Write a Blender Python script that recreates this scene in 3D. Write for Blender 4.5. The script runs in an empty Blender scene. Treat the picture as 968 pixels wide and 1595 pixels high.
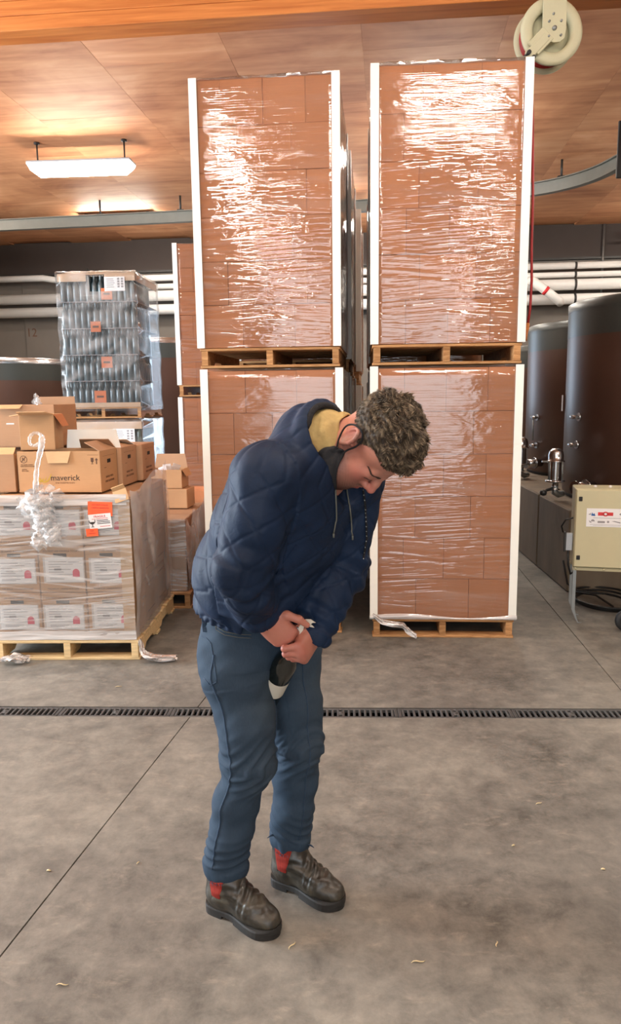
import bpy, bmesh, math, random
import numpy as np
from mathutils import Vector, Matrix, Euler

# ------------------------------------------------------------------ camera, world, light, exposure
SC = bpy.context.scene
COL = SC.collection
PI = math.pi
R = math.radians
rng = random.Random(11)

CAM_H = 1.65
_yaw, _pitch, _roll = R(2.2), R(9.0), R(-0.7)
_fw = Vector((-math.sin(_yaw) * math.cos(_pitch), math.cos(_yaw) * math.cos(_pitch), -math.sin(_pitch)))
_rt = Vector((math.cos(_yaw), math.sin(_yaw), 0))
_up = _rt.cross(_fw)
_c, _s = math.cos(_roll), math.sin(_roll)
_rt, _up = _rt * _c + _up * _s, _up * _c - _rt * _s
cam_data = bpy.data.cameras.new('camera')
cam = bpy.data.objects.new('camera', cam_data)
COL.objects.link(cam)
cam.matrix_world = Matrix(((_rt.x, _up.x, -_fw.x, 0), (_rt.y, _up.y, -_fw.y, 0), (_rt.z, _up.z, -_fw.z, CAM_H), (0, 0, 0, 1)))
cam_data.sensor_width = 36
cam_data.lens = 1150 / 1595 * 36
cam_data.clip_start = 0.05
cam_data.clip_end = 100
SC.camera = cam

world = bpy.data.worlds.new('overcast_sky')
SC.world = world
world.use_nodes = True
_bg = world.node_tree.nodes['Background']
_bg.inputs['Color'].default_value = (0.80, 0.90, 1.0, 1)
_bg.inputs['Strength'].default_value = 0.5

def area(name, loc, target, sx, sy, power, col):
    d = bpy.data.lights.new(name, 'AREA')
    d.shape = 'RECTANGLE'; d.size = sx; d.size_y = sy
    d.energy = power; d.color = col
    o = bpy.data.objects.new(name, d)
    COL.objects.link(o)
    o.location = loc
    v = Vector(target) - Vector(loc)
    o.rotation_euler = v.to_track_quat('-Z', 'Y').to_euler()
    return o
# daylight through the open dock door behind the photographer and through the left side doorway
area('dock_daylight', (-0.4, -7.1, 2.2), (-0.4, 0, 2.1), 5.4, 4.2, 200, (0.92, 0.97, 1.0))
# daylight through the doorway in the back wall, beyond the stacks
area('rear_daylight', tuple((-0.55, 14.72, 1.75)), (-0.8, 6, 1.7), 1.5, 2.9, 60, (0.62, 0.80, 1.0))
area('side_daylight', (-8.1, 3.95, 2.1), (0, 3.2, 1.6), 3.6, 3.6, 1000, (0.80, 0.91, 1.0))

SC.view_settings.view_transform = 'Standard'
SC.view_settings.look = 'None'
SC.view_settings.gamma = 1.0
SC.view_settings.use_curve_mapping = False
SC.view_settings.exposure = 0.5
try:
    SC.cycles.use_denoising = True
    SC.cycles.max_bounces = 10
    SC.cycles.transparent_max_bounces = 24
    SC.cycles.sample_clamp_indirect = 8
    SC.cycles.caustics_reflective = False
    SC.cycles.caustics_refractive = False
except Exception:
    pass

# ------------------------------------------------------------------ helpers
def srgb(r, g, b):
    f = lambda c: (c / 255 / 12.92) if c <= 10 else ((c / 255 + 0.055) / 1.055) ** 2.4
    return (f(r), f(g), f(b), 1)

class NT:
    def __init__(self, name):
        self.m = bpy.data.materials.new(name)
        self.m.use_nodes = True
        self.t = self.m.node_tree
        self.t.nodes.clear()
        self.out = self.n('ShaderNodeOutputMaterial')
    def n(self, typ, **kw):
        nd = self.t.nodes.new(typ)
        for k, v in kw.items():
            if k.startswith('i_'):
                nd.inputs[k[2:].replace('_', ' ')].default_value = v
            else:
                setattr(nd, k, v)
        return nd
    def l(self, a, b):
        self.t.links.new(a, b)
    def coord(self, kind='Object', scale=(1, 1, 1), rot=(0, 0, 0), loc=(0, 0, 0)):
        tc = self.n('ShaderNodeTexCoord')
        mp = self.n('ShaderNodeMapping')
        mp.inputs['Scale'].default_value = scale
        mp.inputs['Rotation'].default_value = rot
        mp.inputs['Location'].default_value = loc
        self.l(tc.outputs[kind], mp.inputs['Vector'])
        return mp.outputs['Vector']
    def noise(self, vec, scale, detail=3, rough=0.55, dist=0.0):
        nd = self.n('ShaderNodeTexNoise')
        nd.inputs['Scale'].default_value = scale
        nd.inputs['Detail'].default_value = detail
        nd.inputs['Roughness'].default_value = rough
        nd.inputs['Distortion'].default_value = dist
        if vec is not None:
            self.l(vec, nd.inputs['Vector'])
        return nd.outputs['Fac']
    def ramp(self, fac, stops):
        nd = self.n('ShaderNodeValToRGB')
        e = nd.color_ramp.elements
        while len(e) < len(stops):
            e.new(0.5)
        for i, (p, c) in enumerate(stops):
            e[i].position = p
            e[i].color = c if len(c) == 4 else (*c, 1)
        self.l(fac, nd.inputs['Fac'])
        return nd.outputs['Color']
    def mixc(self, fac, a, b, mode='MIX'):
        nd = self.n('ShaderNodeMix', data_type='RGBA', blend_type=mode)
        for k, v in ((0, fac), (6, a), (7, b)):
            if hasattr(v, 'links'):
                self.l(v, nd.inputs[k])
            else:
                nd.inputs[k].default_value = v
        return nd.outputs[2]
    def math(self, op, a, b=0.0, c=0.0):
        nd = self.n('ShaderNodeMath', operation=op)
        for k, v in enumerate((a, b, c)):
            if hasattr(v, 'links'):
                self.l(v, nd.inputs[k])
            else:
                nd.inputs[k].default_value = v
        return nd.outputs[0]
    def bump(self, h, strength=0.3, dist=0.01, normal=None):
        nd = self.n('ShaderNodeBump')
        nd.inputs['Strength'].default_value = strength
        nd.inputs['Distance'].default_value = dist
        self.l(h, nd.inputs['Height'])
        if normal is not None:
            self.l(normal, nd.inputs['Normal'])
        return nd.outputs['Normal']
    def bsdf(self, color, rough=0.6, metal=0.0, normal=None, spec=0.5, **kw):
        b = self.n('ShaderNodeBsdfPrincipled')
        for k, v in (('Base Color', color), ('Roughness', rough), ('Metallic', metal), ('Specular IOR Level', spec)):
            if hasattr(v, 'links'):
                self.l(v, b.inputs[k])
            else:
                b.inputs[k].default_value = v
        for k, v in kw.items():
            b.inputs[k.replace('_', ' ')].default_value = v
        if normal is not None:
            self.l(normal, b.inputs['Normal'])
        self.l(b.outputs[0], self.out.inputs['Surface'])
        return b

def simple(name, col, rough=0.6, metal=0.0, var=0.12, scale=6.0, bump=0.0, bscale=60, rnd=0.0, spec=0.5, aniso=(1, 1, 1)):
    """plain procedural material: colour with soft noise variation, optional relief and per-object shift"""
    t = NT(name)
    v = t.coord('Object', aniso)
    f = t.noise(v, scale, 4)
    k1 = tuple(max(0, c * (1 - var)) for c in col[:3]) + (1,)
    k2 = tuple(min(1, c * (1 + var)) for c in col[:3]) + (1,)
    c = t.ramp(f, [(0.3, k1), (0.7, k2)])
    if rnd:
        oi = t.n('ShaderNodeObjectInfo')
        val = t.math('MULTIPLY_ADD', oi.outputs['Random'], rnd * 2, 1 - rnd)
        hsv = t.n('ShaderNodeHueSaturation')
        t.l(val, hsv.inputs['Value']); t.l(c, hsv.inputs['Color'])
        c = hsv.outputs['Color']
    nrm = t.bump(t.noise(v, bscale, 3), bump, 0.01) if bump else None
    t.bsdf(c, rough, metal, nrm, spec)
    return t.m

M = {}

def spline(P, k=6):
    P = [Vector(p) for p in P]; out = []
    for i in range(len(P) - 1):
        p0, p1, p2, p3 = P[max(i - 1, 0)], P[i], P[i + 1], P[min(i + 2, len(P) - 1)]
        for j in range(k):
            u = j / k
            out.append(.5 * ((2 * p1) + (p2 - p0) * u + (2 * p0 - 5 * p1 + 4 * p2 - p3) * u * u + (3 * p1 - p0 - 3 * p2 + p3) * u ** 3))
    return out + [P[-1]]

class MB:
    """collects shapes and links them as one mesh object"""
    def __init__(self):
        self.v = []; self.f = []; self.m = []; self.s = []
    def add(self, vs, fs, mi=0, smooth=False):
        o = len(self.v)
        self.v += [tuple(p) for p in vs]
        for f in fs:
            self.f.append(tuple(i + o for i in f)); self.m.append(mi); self.s.append(smooth)
        return self
    def box(self, c, s, rot=None, mi=0, ch=0.0):
        """box centred at c with full size s, optional chamfer ch"""
        hx, hy, hz = s[0] / 2, s[1] / 2, s[2] / 2
        if ch <= 0:
            vs = [(x, y, z) for x in (-hx, hx) for y in (-hy, hy) for z in (-hz, hz)]
            fs = [(0, 1, 3, 2), (4, 6, 7, 5), (0, 4, 5, 1), (2, 3, 7, 6), (0, 2, 6, 4), (1, 5, 7, 3)]
        else:
            ch = min(ch, hx * .9, hy * .9, hz * .9)
            vs = []; idx = {}
            for sx in (-1, 1):
                for sy in (-1, 1):
                    for sz in (-1, 1):
                        for ax in range(3):
                            p = [sx * (hx - ch), sy * (hy - ch), sz * (hz - ch)]
                            p[ax] = (sx * hx, sy * hy, sz * hz)[ax]
                            idx[(sx, sy, sz, ax)] = len(vs); vs.append(tuple(p))
            fs = []
            q = [(-1, -1), (1, -1), (1, 1), (-1, 1)]
            for s1 in (-1, 1):
                F = [idx[(s1, a, b, 0)] for a, b in q]; fs.append(F if s1 > 0 else F[::-1])
                F = [idx[(a, s1, b, 1)] for a, b in q]; fs.append(F[::-1] if s1 > 0 else F)
                F = [idx[(a, b, s1, 2)] for a, b in q]; fs.append(F if s1 > 0 else F[::-1])
            for a in (-1, 1):
                for b in (-1, 1):
                    F = [idx[(-1, a, b, 1)], idx[(1, a, b, 1)], idx[(1, a, b, 2)], idx[(-1, a, b, 2)]]; fs.append(F if a * b < 0 else F[::-1])
                    F = [idx[(a, -1, b, 0)], idx[(a, 1, b, 0)], idx[(a, 1, b, 2)], idx[(a, -1, b, 2)]]; fs.append(F[::-1] if a * b < 0 else F)
                    F = [idx[(a, b, -1, 0)], idx[(a, b, 1, 0)], idx[(a, b, 1, 1)], idx[(a, b, -1, 1)]]; fs.append(F if a * b < 0 else F[::-1])
                    for c2 in (-1, 1):
                        F = [idx[(a, b, c2, 0)], idx[(a, b, c2, 1)], idx[(a, b, c2, 2)]]; fs.append(F if a * b * c2 > 0 else F[::-1])
        M3 = rot.to_matrix() if isinstance(rot, Euler) else rot
        out = []
        for p in vs:
            p = Vector(p)
            if M3 is not None:
                p = M3 @ p
            out.append((p.x + c[0], p.y + c[1], p.z + c[2]))
        return self.add(out, fs, mi)
    def bx(self, a, b, mi=0, ch=0.0):
        return self.box([(a[i] + b[i]) / 2 for i in range(3)], [abs(b[i] - a[i]) for i in range(3)], None, mi, ch)
    def tube(self, path, r, n=10, mi=0, cap=True, smooth=True, closed=False):
        P = [Vector(p) for p in path]
        rr = r if isinstance(r, (list, tuple)) else [r] * len(P)
        vs = []; fs = []
        prev = None
        for i, p in enumerate(P):
            if closed:
                d = P[(i + 1) % len(P)] - P[i - 1]
            else:
                d = (P[min(i + 1, len(P) - 1)] - P[max(i - 1, 0)])
            d.normalize()
            if prev is None:
                a = Vector((0, 0, 1)) if abs(d.z) < .9 else Vector((1, 0, 0))
                u = d.cross(a).normalized()
            else:
                u = (prev - d * prev.dot(d)).normalized()
            prev = u
            w = d.cross(u)
            for k in range(n):
                t = 2 * PI * k / n
                vs.append(p + u * (rr[i] * math.cos(t)) + w * (rr[i] * math.sin(t)))
        L = len(P)
        for i in range(L if closed else L - 1):
            for k in range(n):
                j = (i + 1) % L
                fs.append((i * n + k, i * n + (k + 1) % n, j * n + (k + 1) % n, j * n + k))
        self.add(vs, fs, mi, smooth)
        if cap and not closed:
            self.add(vs[:n], [tuple(range(n))[::-1]], mi)
            self.add(vs[-n:], [tuple(range(n))], mi)
        return self
    def lathe(self, prof, n=32, c=(0, 0, 0), mi=0, mat=None, smooth=True, a0=0, a1=2 * PI):
        full = abs(a1 - a0 - 2 * PI) < 1e-6
        m = n if full else n + 1
        vs = []
        for r, z in prof:
            for k in range(m):
                t = a0 + (a1 - a0) * k / n
                p = Vector((r * math.cos(t), r * math.sin(t), z))
                if mat is not None:
                    p = mat @ p
                vs.append((p.x + c[0], p.y + c[1], p.z + c[2]))
        fs = []
        for i in range(len(prof) - 1):
            for k in range(n):
                k2 = (k + 1) % m
                fs.append((i * m + k, i * m + k2, (i + 1) * m + k2, (i + 1) * m + k))
        return self.add(vs, fs, mi, smooth)
    def prism(self, pts, d, o=(0, 0, 0), u=(1, 0, 0), w=(0, 0, 1), mi=0):
        """polygon pts in the plane (u, w) at o, extruded by vector d"""
        o, u, w, d = Vector(o), Vector(u), Vector(w), Vector(d)
        A = [o + u * p[0] + w * p[1] for p in pts]
        n = len(A)
        fs = [tuple(range(n)), tuple(range(2 * n - 1, n - 1, -1))] + [(i, n + i, n + (i + 1) % n, (i + 1) % n) for i in range(n)]
        return self.add(A + [a + d for a in A], fs, mi)
    def grid(self, nu, nv, fn, mi=0, smooth=True):
        vs = [fn(i / nu, j / nv) for j in range(nv + 1) for i in range(nu + 1)]
        fs = [(j * (nu + 1) + i, j * (nu + 1) + i + 1, (j + 1) * (nu + 1) + i + 1, (j + 1) * (nu + 1) + i) for j in range(nv) for i in range(nu)]
        return self.add(vs, fs, mi, smooth)
    def mesh(self, name, mats, fix=True):
        me = bpy.data.meshes.new(name)
        me.from_pydata(self.v, [], self.f)
        for m in (mats if isinstance(mats, (list, tuple)) else [mats]):
            me.materials.append(m)
        me.polygons.foreach_set('material_index', self.m)
        me.polygons.foreach_set('use_smooth', self.s)
        if fix:
            bm = bmesh.new(); bm.from_mesh(me)
            bmesh.ops.remove_doubles(bm, verts=bm.verts, dist=1e-5)
            bmesh.ops.recalc_face_normals(bm, faces=bm.faces)
            bm.to_mesh(me); bm.free()
        me.update()
        return me
    def build(self, name, mats, parent=None, fix=True):
        return link(name, self.mesh(name, mats, fix), parent)

def link(name, data, parent=None):
    o = bpy.data.objects.new(name, data)
    COL.objects.link(o)
    if parent is not None:
        o.parent = parent
    return o

def tag(o, label=None, cat=None, group=None, kind=None):
    if label: o['label'] = label
    if cat: o['category'] = cat
    if group: o['group'] = group
    if kind: o['kind'] = kind
    return o

def thing(name, label, cat, loc=(0, 0, 0), rz=0.0, group=None):
    o = bpy.data.objects.new(name, None)
    COL.objects.link(o)
    o.empty_display_size = 0.1
    o.location = loc
    o.rotation_euler = (0, 0, rz)
    return tag(o, label, cat, group)

def struct(o):
    o['kind'] = 'structure'
    return o

KIDS = {}
def copy_tree(o, parent=None):
    c = o.copy(); COL.objects.link(c); c.parent = parent
    for ch in list(o.children):
        copy_tree(ch, c)
    return c

def text_mesh(txt, size, mat, name, parent=None, align='CENTER', depth=0.0004, spacing=1.0, shear=0.0):
    """lettering as flat print: a mesh in its own XY plane"""
    cu = bpy.data.curves.new(name, 'FONT')
    cu.body = txt; cu.size = size; cu.extrude = depth; cu.align_x = align; cu.align_y = 'CENTER'
    cu.space_character = spacing; cu.shear = shear; cu.resolution_u = 3
    ob = bpy.data.objects.new(name, cu)
    COL.objects.link(ob)
    dg = bpy.context.evaluated_depsgraph_get()
    me = bpy.data.meshes.new_from_object(ob.evaluated_get(dg))
    me.name = name
    bpy.data.objects.remove(ob); bpy.data.curves.remove(cu)
    me.materials.clear(); me.materials.append(mat)
    return link(name, me, parent)

# ------------------------------------------------------------------ materials
def make_materials():
    # worn concrete
    t = NT('concrete_floor')
    v = t.coord('Object')
    a = t.noise(v, 0.9, 7, 0.62, 0.15)
    b = t.noise(v, 9.0, 10, 0.74, 0.2)
    f = t.math('MULTIPLY_ADD', b, 0.5, t.math('MULTIPLY', a, 0.5))
    c = t.ramp(f, [(0.38, srgb(80, 78, 73)), (0.46, srgb(106, 103, 97)), (0.55, srgb(126, 122, 114)), (0.66, srgb(146, 141, 131))])
    pale = t.ramp(t.noise(t.coord('Object', (2.2, 5, 1)), 3.1, 8, 0.74, 0.4), [(0.56, (0, 0, 0, 1)), (0.72, (1, 1, 1, 1))])
    c = t.mixc(t.math('MULTIPLY', pale, 0.38), c, srgb(172, 162, 146))
    dark = t.ramp(t.noise(v, 1.5, 7, 0.68, 0.3), [(0.50, (0, 0, 0, 1)), (0.72, (1, 1, 1, 1))])
    c = t.mixc(t.math('MULTIPLY', dark, 0.5), c, srgb(66, 64, 62))
    spk = t.ramp(t.noise(v, 55, 3, 0.8), [(0.66, (0, 0, 0, 1)), (0.74, (1, 1, 1, 1))])
    c = t.mixc(t.math('MULTIPLY', spk, 0.25), c, srgb(70, 66, 62))
    rgh = t.ramp(f, [(0.35, (0.42, .42, .42, 1)), (0.65, (0.62, .62, .62, 1))])
    nr = t.bump(t.noise(v, 35, 6, 0.7), 0.12, 0.01)
    t.bsdf(c, rgh, 0, nr, 0.4)
    M['floor'] = t.m
    # plywood
    t = NT('plywood')
    oi = t.n('ShaderNodeObjectInfo')
    off = t.n('ShaderNodeCombineXYZ')
    t.l(t.math('MULTIPLY', oi.outputs['Random'], 37.0), off.inputs['X'])
    t.l(t.math('MULTIPLY', oi.outputs['Random'], 91.0), off.inputs['Y'])
    va = t.n('ShaderNodeVectorMath', operation='ADD')
    t.l(t.coord('Object', (1.0, 9.0, 1.0)), va.inputs[0]); t.l(off.outputs[0], va.inputs[1])
    g1 = t.noise(va.outputs[0], 0.75, 5, 0.5, 0.9)
    vb = t.n('ShaderNodeVectorMath', operation='ADD')
    t.l(t.coord('Object', (0.9, 1.4, 1.0)), vb.inputs[0]); t.l(off.outputs[0], vb.inputs[1])
    g2 = t.noise(vb.outputs[0], 0.9, 4, 0.6, 0.8)
    f = t.math('MULTIPLY_ADD', g1, 0.38, t.math('MULTIPLY', g2, 0.62))
    c = t.ramp(f, [(0.34, srgb(172, 112, 78)), (0.48, srgb(202, 142, 102)), (0.58, srgb(216, 158, 116)), (0.70, srgb(228, 176, 136))])
    hsv = t.n('ShaderNodeHueSaturation')
    t.l(t.math('MULTIPLY_ADD', oi.outputs['Random'], 0.16, 0.92), hsv.inputs['Value']); t.l(c, hsv.inputs['Color'])
    t.bsdf(hsv.outputs['Color'], 0.62, 0, t.bump(g1, 0.06, 0.01), 0.25)
    M['plywood'] = t.m
    # glulam
    t = NT('glulam')
    g = t.noise(t.coord('Object', (0.6, 8, 14)), 2.2, 6, 0.6, 0.5)
    t.bsdf(t.ramp(g, [(0.3, srgb(176, 98, 46)), (0.7, srgb(214, 136, 72))]), 0.45, 0, None, 0.35)
    M['glulam'] = t.m
    # pallet wood
    t = NT('pallet_wood')
    oi = t.n('ShaderNodeObjectInfo')
    g = t.noise(t.coord('Object', (2.2, 12, 18)), 3.0, 5, 0.65, 0.6)
    c = t.ramp(g, [(0.28, srgb(136, 94, 58)), (0.5, srgb(178, 130, 84)), (0.75, srgb(204, 160, 112))])
    hsv = t.n('ShaderNodeHueSaturation')
    t.l(t.math('MULTIPLY_ADD', oi.outputs['Random'], 0.36, 0.74), hsv.inputs['Value']); t.l(c, hsv.inputs['Color'])
    t.bsdf(hsv.outputs['Color'], 0.75, 0, t.bump(g, 0.25, 0.01), 0.3)
    M['pallet'] = t.m
    M['pallet_pale'] = simple('pallet_pale_wood', srgb(218, 190, 142), .75, var=.16, scale=4, rnd=.10, aniso=(2.2, 10, 14), bump=.1)
    # cardboards
    def card(name, col, rnd=0.07):
        t = NT(name)
        oi = t.n('ShaderNodeObjectInfo')
        g = t.noise(t.coord('Object', (1, 1, 30)), 14, 3, 0.6)
        g2 = t.noise(t.coord('Object'), 3, 4, 0.6)
        f = t.math('MULTIPLY_ADD', g, 0.35, t.math('MULTIPLY', g2, 0.65))
        k1 = tuple(x * 0.86 for x in col[:3]) + (1,); k2 = tuple(min(1, x * 1.1) for x in col[:3]) + (1,)
        c = t.ramp(f, [(0.3, k1), (0.7, k2)])
        hsv = t.n('ShaderNodeHueSaturation')
        t.l(t.math('MULTIPLY_ADD', oi.outputs['Random'], rnd * 2, 1 - rnd), hsv.inputs['Value']); t.l(c, hsv.inputs['Color'])
        t.bsdf(hsv.outputs['Color'], 0.72, 0, t.bump(g, 0.05, 0.01), 0.3)
        return t.m
    M['carton'] = card('carton_brown', srgb(200, 130, 86))
    M['kraft'] = card('carton_kraft', srgb(190, 147, 106))
    M['kraft_grey'] = card('carton_greybrown', srgb(176, 138, 106))
    M['kraft_in'] = card('carton_inside', srgb(214, 174, 130))
    M['tray'] = card('tray_board', srgb(190, 160, 132))
    M['white_board'] = simple('white_board', srgb(240, 238, 230), 0.55, var=0.03)
    M['paper'] = simple('paper', srgb(238, 236, 236), 0.6, var=0.03)
    M['clear_pocket'] = simple('pocket_film', srgb(206, 200, 198), 0.25, var=0.04)
    M['ink'] = simple('black_ink', srgb(52, 44, 40), 0.7, var=0.05)
    M['ink_brown'] = simple('brown_ink', srgb(92, 62, 44), 0.75, var=0.05)
    M['ink_grey'] = simple('grey_ink', srgb(150, 146, 148), 0.7, var=0.05)
    M['ink_red'] = simple('red_ink', srgb(214, 60, 62), 0.7, var=0.05)
    M['ink_blue'] = simple('blue_ink', srgb(46, 96, 158), 0.7, var=0.05)
    M['ink_olive'] = simple('olive_ink', srgb(190, 156, 48), 0.7, var=0.05)
    M['pink'] = simple('pink_seal', srgb(214, 50, 88), 0.6, var=0.08)
    M['orange_label'] = simple('orange_label', srgb(255, 104, 56), 0.55, var=0.03)
    M['orange_sticker'] = simple('orange_sticker', srgb(186, 96, 44), 0.6, var=0.08)
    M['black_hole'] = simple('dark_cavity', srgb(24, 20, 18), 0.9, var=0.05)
    # stretch film
    def film(name, haze, gloss, rough, streak, dist, tilt=0.06, tint=(0.97, 0.96, 0.95, 1), fine=70.0, fine_top=0.0, base=0.0, fres=0.6):
        t = NT(name)
        def tilted(a, sc, off):
            mp = t.n('ShaderNodeMapping')
            mp.inputs['Scale'].default_value = sc; mp.inputs['Location'].default_value = off
            t.l(t.coord('Object', (1, 1, 1), (a, a, 0)), mp.inputs['Vector'])
            return mp.outputs['Vector']
        n1 = t.noise(tilted(tilt, (1.6, 1.6, fine), (0, 0, 0)), 1.0, 1.2, 0.5, 0.25)
        n2 = t.noise(tilted(-tilt * 1.3, (1.1, 1.1, fine * 0.6), (3, 5, 1)), 1.0, 1.6, 0.5, 0.2)
        big = t.noise(t.coord('Object', (1.2, 1.2, 2.6)), 1.5, 3, 0.6, 0.5)
        k = t.ramp(big, [(0.40, (0, 0, 0, 1)), (0.62, (1, 1, 1, 1))])
        h = t.mixc(k, n1, n2)
        # pulled tight at the top: hair-fine creases
        nf = t.noise(t.coord('Object', (2.2, 2.2, fine * 2.6), (0, tilt * .3, 0), (7, 1, 4)), 1.0, 1.0, 0.5, 0.2)
        zz = t.n('ShaderNodeSeparateXYZ'); t.l(t.coord('Object'), zz.inputs[0])
        kt = t.n('ShaderNodeMapRange'); kt.inputs['From Min'].default_value = 0.95; kt.inputs['From Max'].default_value = 1.35
        t.l(zz.outputs['Z'], kt.inputs['Value'])
        nfs = t.math('MULTIPLY_ADD', nf, 0.5, 0.25)
        h = t.mixc(t.math('MULTIPLY', kt.outputs[0], fine_top), h, nfs)
        slow = t.noise(t.coord('Object', (2.0, 2.0, 4.5)), 2.0, 3, 0.5, 0.4)
        b1 = t.bump(slow, 0.5, 0.010)
        # more layers and finer creases low on the load, smoother at the top
        sp = t.n('ShaderNodeSeparateXYZ'); t.l(t.coord('Object'), sp.inputs[0])
        lo = t.math('MULTIPLY_ADD', sp.outputs['Z'], -0.95, 2.05)
        h2 = t.math('MULTIPLY', h, t.math('MAXIMUM', lo, 0.35))
        nr = t.bump(h2, streak, dist, b1)
        tr = t.n('ShaderNodeBsdfTransparent'); tr.inputs['Color'].default_value = tint
        gl = t.n('ShaderNodeBsdfGlossy'); gl.inputs['Roughness'].default_value = rough
        t.l(nr, gl.inputs['Normal'])
        df = t.n('ShaderNodeBsdfDiffuse'); df.inputs['Color'].default_value = (0.86, 0.84, 0.83, 1)
        m1 = t.n('ShaderNodeMixShader')
        cr = t.ramp(h, [(0.46, (0, 0, 0, 1)), (0.74, (1, 1, 1, 1))])
        t.l(t.math('MULTIPLY_ADD', cr, haze * 2.0, base), m1.inputs[0]); t.l(tr.outputs[0], m1.inputs[1]); t.l(df.outputs[0], m1.inputs[2])
        m2 = t.n('ShaderNodeMixShader')
        lw = t.n('ShaderNodeLayerWeight'); lw.inputs['Blend'].default_value = 0.35
        fac = t.math('MULTIPLY_ADD', lw.outputs['Fresnel'], fres, gloss)
        t.l(fac, m2.inputs[0]); t.l(m1.outputs[0], m2.inputs[1]); t.l(gl.outputs[0], m2.inputs[2])
        t.l(m2.outputs[0], t.out.inputs['Surface'])
        return t.m
    M['film'] = film('stretch_film', 0.05, 0.06, 0.05, 1.0, 0.0028, fine=66, fine_top=0.95, base=0.015)
    M['film_band'] = film('stretch_film_band', 0.30, 0.06, 0.12, 1.0, 0.005, 0.04, fine=50, base=0.5)
    M['film_white'] = film('stretch_film_layered', 0.26, 0.06, 0.10, 1.0, 0.005, 0.10, fine=60, base=0.12)
    M['film_bag'] = film('pallet_bag_film', 0.12, 0.03, 0.26, 0.4, 0.008, 0.5, (0.95, 0.96, 0.97, 1), 9.0, base=0.02, fres=0.4)
    M['film_side'] = film('side_film', 0.30, 0.05, 0.22, 0.6, 0.012, 1.3, (0.95, 0.93, 0.92, 1), 16.0, base=0.24)
    M['film_rope'] = film('film_rope', 0.30, 0.02, 0.25, 0.6, 0.006, 0.8, (0.97, 0.97, 0.97, 1), 40.0, base=0.16, fres=0.25)
    # glass of the wine bottles
    M['bottle'] = simple('bottle_glass', srgb(70, 86, 92), 0.2, var=0.2, scale=9, spec=0.9)
    M['bottle_green'] = simple('bottle_glass_green', srgb(62, 78, 66), 0.12, var=0.2, scale=9, spec=0.9)
    # metals, paints, plastics
    M['steel'] = simple('stainless', srgb(196, 196, 198), 0.25, 1.0, 0.06)
    M['dull_steel'] = simple('dull_steel', srgb(150, 152, 150), 0.45, 0.8, 0.1)
    M['rail'] = simple('rail_paint', srgb(116, 116, 108), 0.5, 0.0, 0.06)
    M['dark_iron'] = simple('dark_iron', srgb(62, 60, 58), 0.55, 0.5, 0.12, bump=0.1)
    M['grate'] = simple('cast_grate', srgb(92, 92, 92), 0.55, 0.55, 0.2, 9, 0.15, 90, rnd=0.08)
    M['pit'] = simple('drain_pit', srgb(16, 16, 16), 0.9, var=0.1)
    M['tank'] = simple('tank_jacket_brown', srgb(84, 59, 49), 0.36, 0.2, 0.10, 2.2, spec=0.7)
    M['tank_band'] = simple('tank_band_grey', srgb(70, 74, 72), 0.36, 0.3, 0.08, 2.2, spec=0.6)
    M['wall_dark'] = simple('wall_upper', srgb(60, 50, 45), 0.8, var=0.1, scale=1.5, bump=0.05)
    M['wall_grey'] = simple('wall_lower', srgb(108, 101, 94), 0.8, var=0.1, scale=1.2, bump=0.05)
    M['wall_side'] = simple('wall_side', srgb(150, 138, 126), 0.8, var=0.08, scale=1.0)
    M['pipe'] = simple('pipe_jacket_white', srgb(232, 230, 226), 0.45, var=0.03)
    M['pedestal'] = simple('pedestal_concrete', srgb(112, 99, 83), 0.85, var=0.22, scale=3.0, bump=0.2, bscale=30, aniso=(1, 1, 0.35), rnd=0.06)
    M['beige'] = simple('cabinet_paint', srgb(196, 188, 152), 0.5, var=0.03)
    M['reel'] = simple('reel_paint', srgb(196, 192, 160), 0.5, var=0.04)
    M['black'] = simple('black_rubber', srgb(26, 26, 27), 0.55, var=0.15)
    M['red_hose'] = simple('red_hose', srgb(160, 34, 34), 0.5, var=0.08)
    M['red'] = simple('red_band', srgb(206, 40, 46), 0.5, var=0.05)
    M['grey_plastic'] = simple('grey_plastic', srgb(176, 182, 188), 0.5, var=0.04)
    M['corner'] = simple('corner_board_white', srgb(238, 236, 228), 0.5, var=0.025, scale=3)
    M['corner_kraft'] = simple('corner_board_kraft', srgb(206, 168, 124), 0.6, var=0.06)
    M['straw'] = simple('straw', srgb(206, 188, 146), 0.7, var=0.1)
    t = NT('lamp_diffuser')
    e = t.n('ShaderNodeEmission'); e.inputs['Color'].default_value = (1.0, 0.93, 0.83, 1); e.inputs['Strength'].default_value = 50
    t.l(e.outputs[0], t.out.inputs['Surface'])
    M['lamp'] = t.m
make_materials()

# ------------------------------------------------------------------ the setting
BY = R(-4.0)                       # the building is turned a little against the drain
def bld(x, y, z=0.0):              # building frame -> world
    return Vector((x * math.cos(BY) - y * math.sin(BY), x * math.sin(BY) + y * math.cos(BY), z))
CEIL = 4.72
WALL_Y = 14.93                     # back wall in the building frame

def clip_poly(P, a, b, c):
    """keep the part of polygon P with a*x+b*y+c >= 0"""
    out = []
    for i in range(len(P)):
        p, q = P[i], P[(i + 1) % len(P)]
        dp, dq = a * p[0] + b * p[1] + c, a * q[0] + b * q[1] + c
        if dp >= 0: out.append(p)
        if dp * dq < 0:
            t = dp / (dp - dq)
            out.append((p[0] + (q[0] - p[0]) * t, p[1] + (q[1] - p[1]) * t))
    return out

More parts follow.
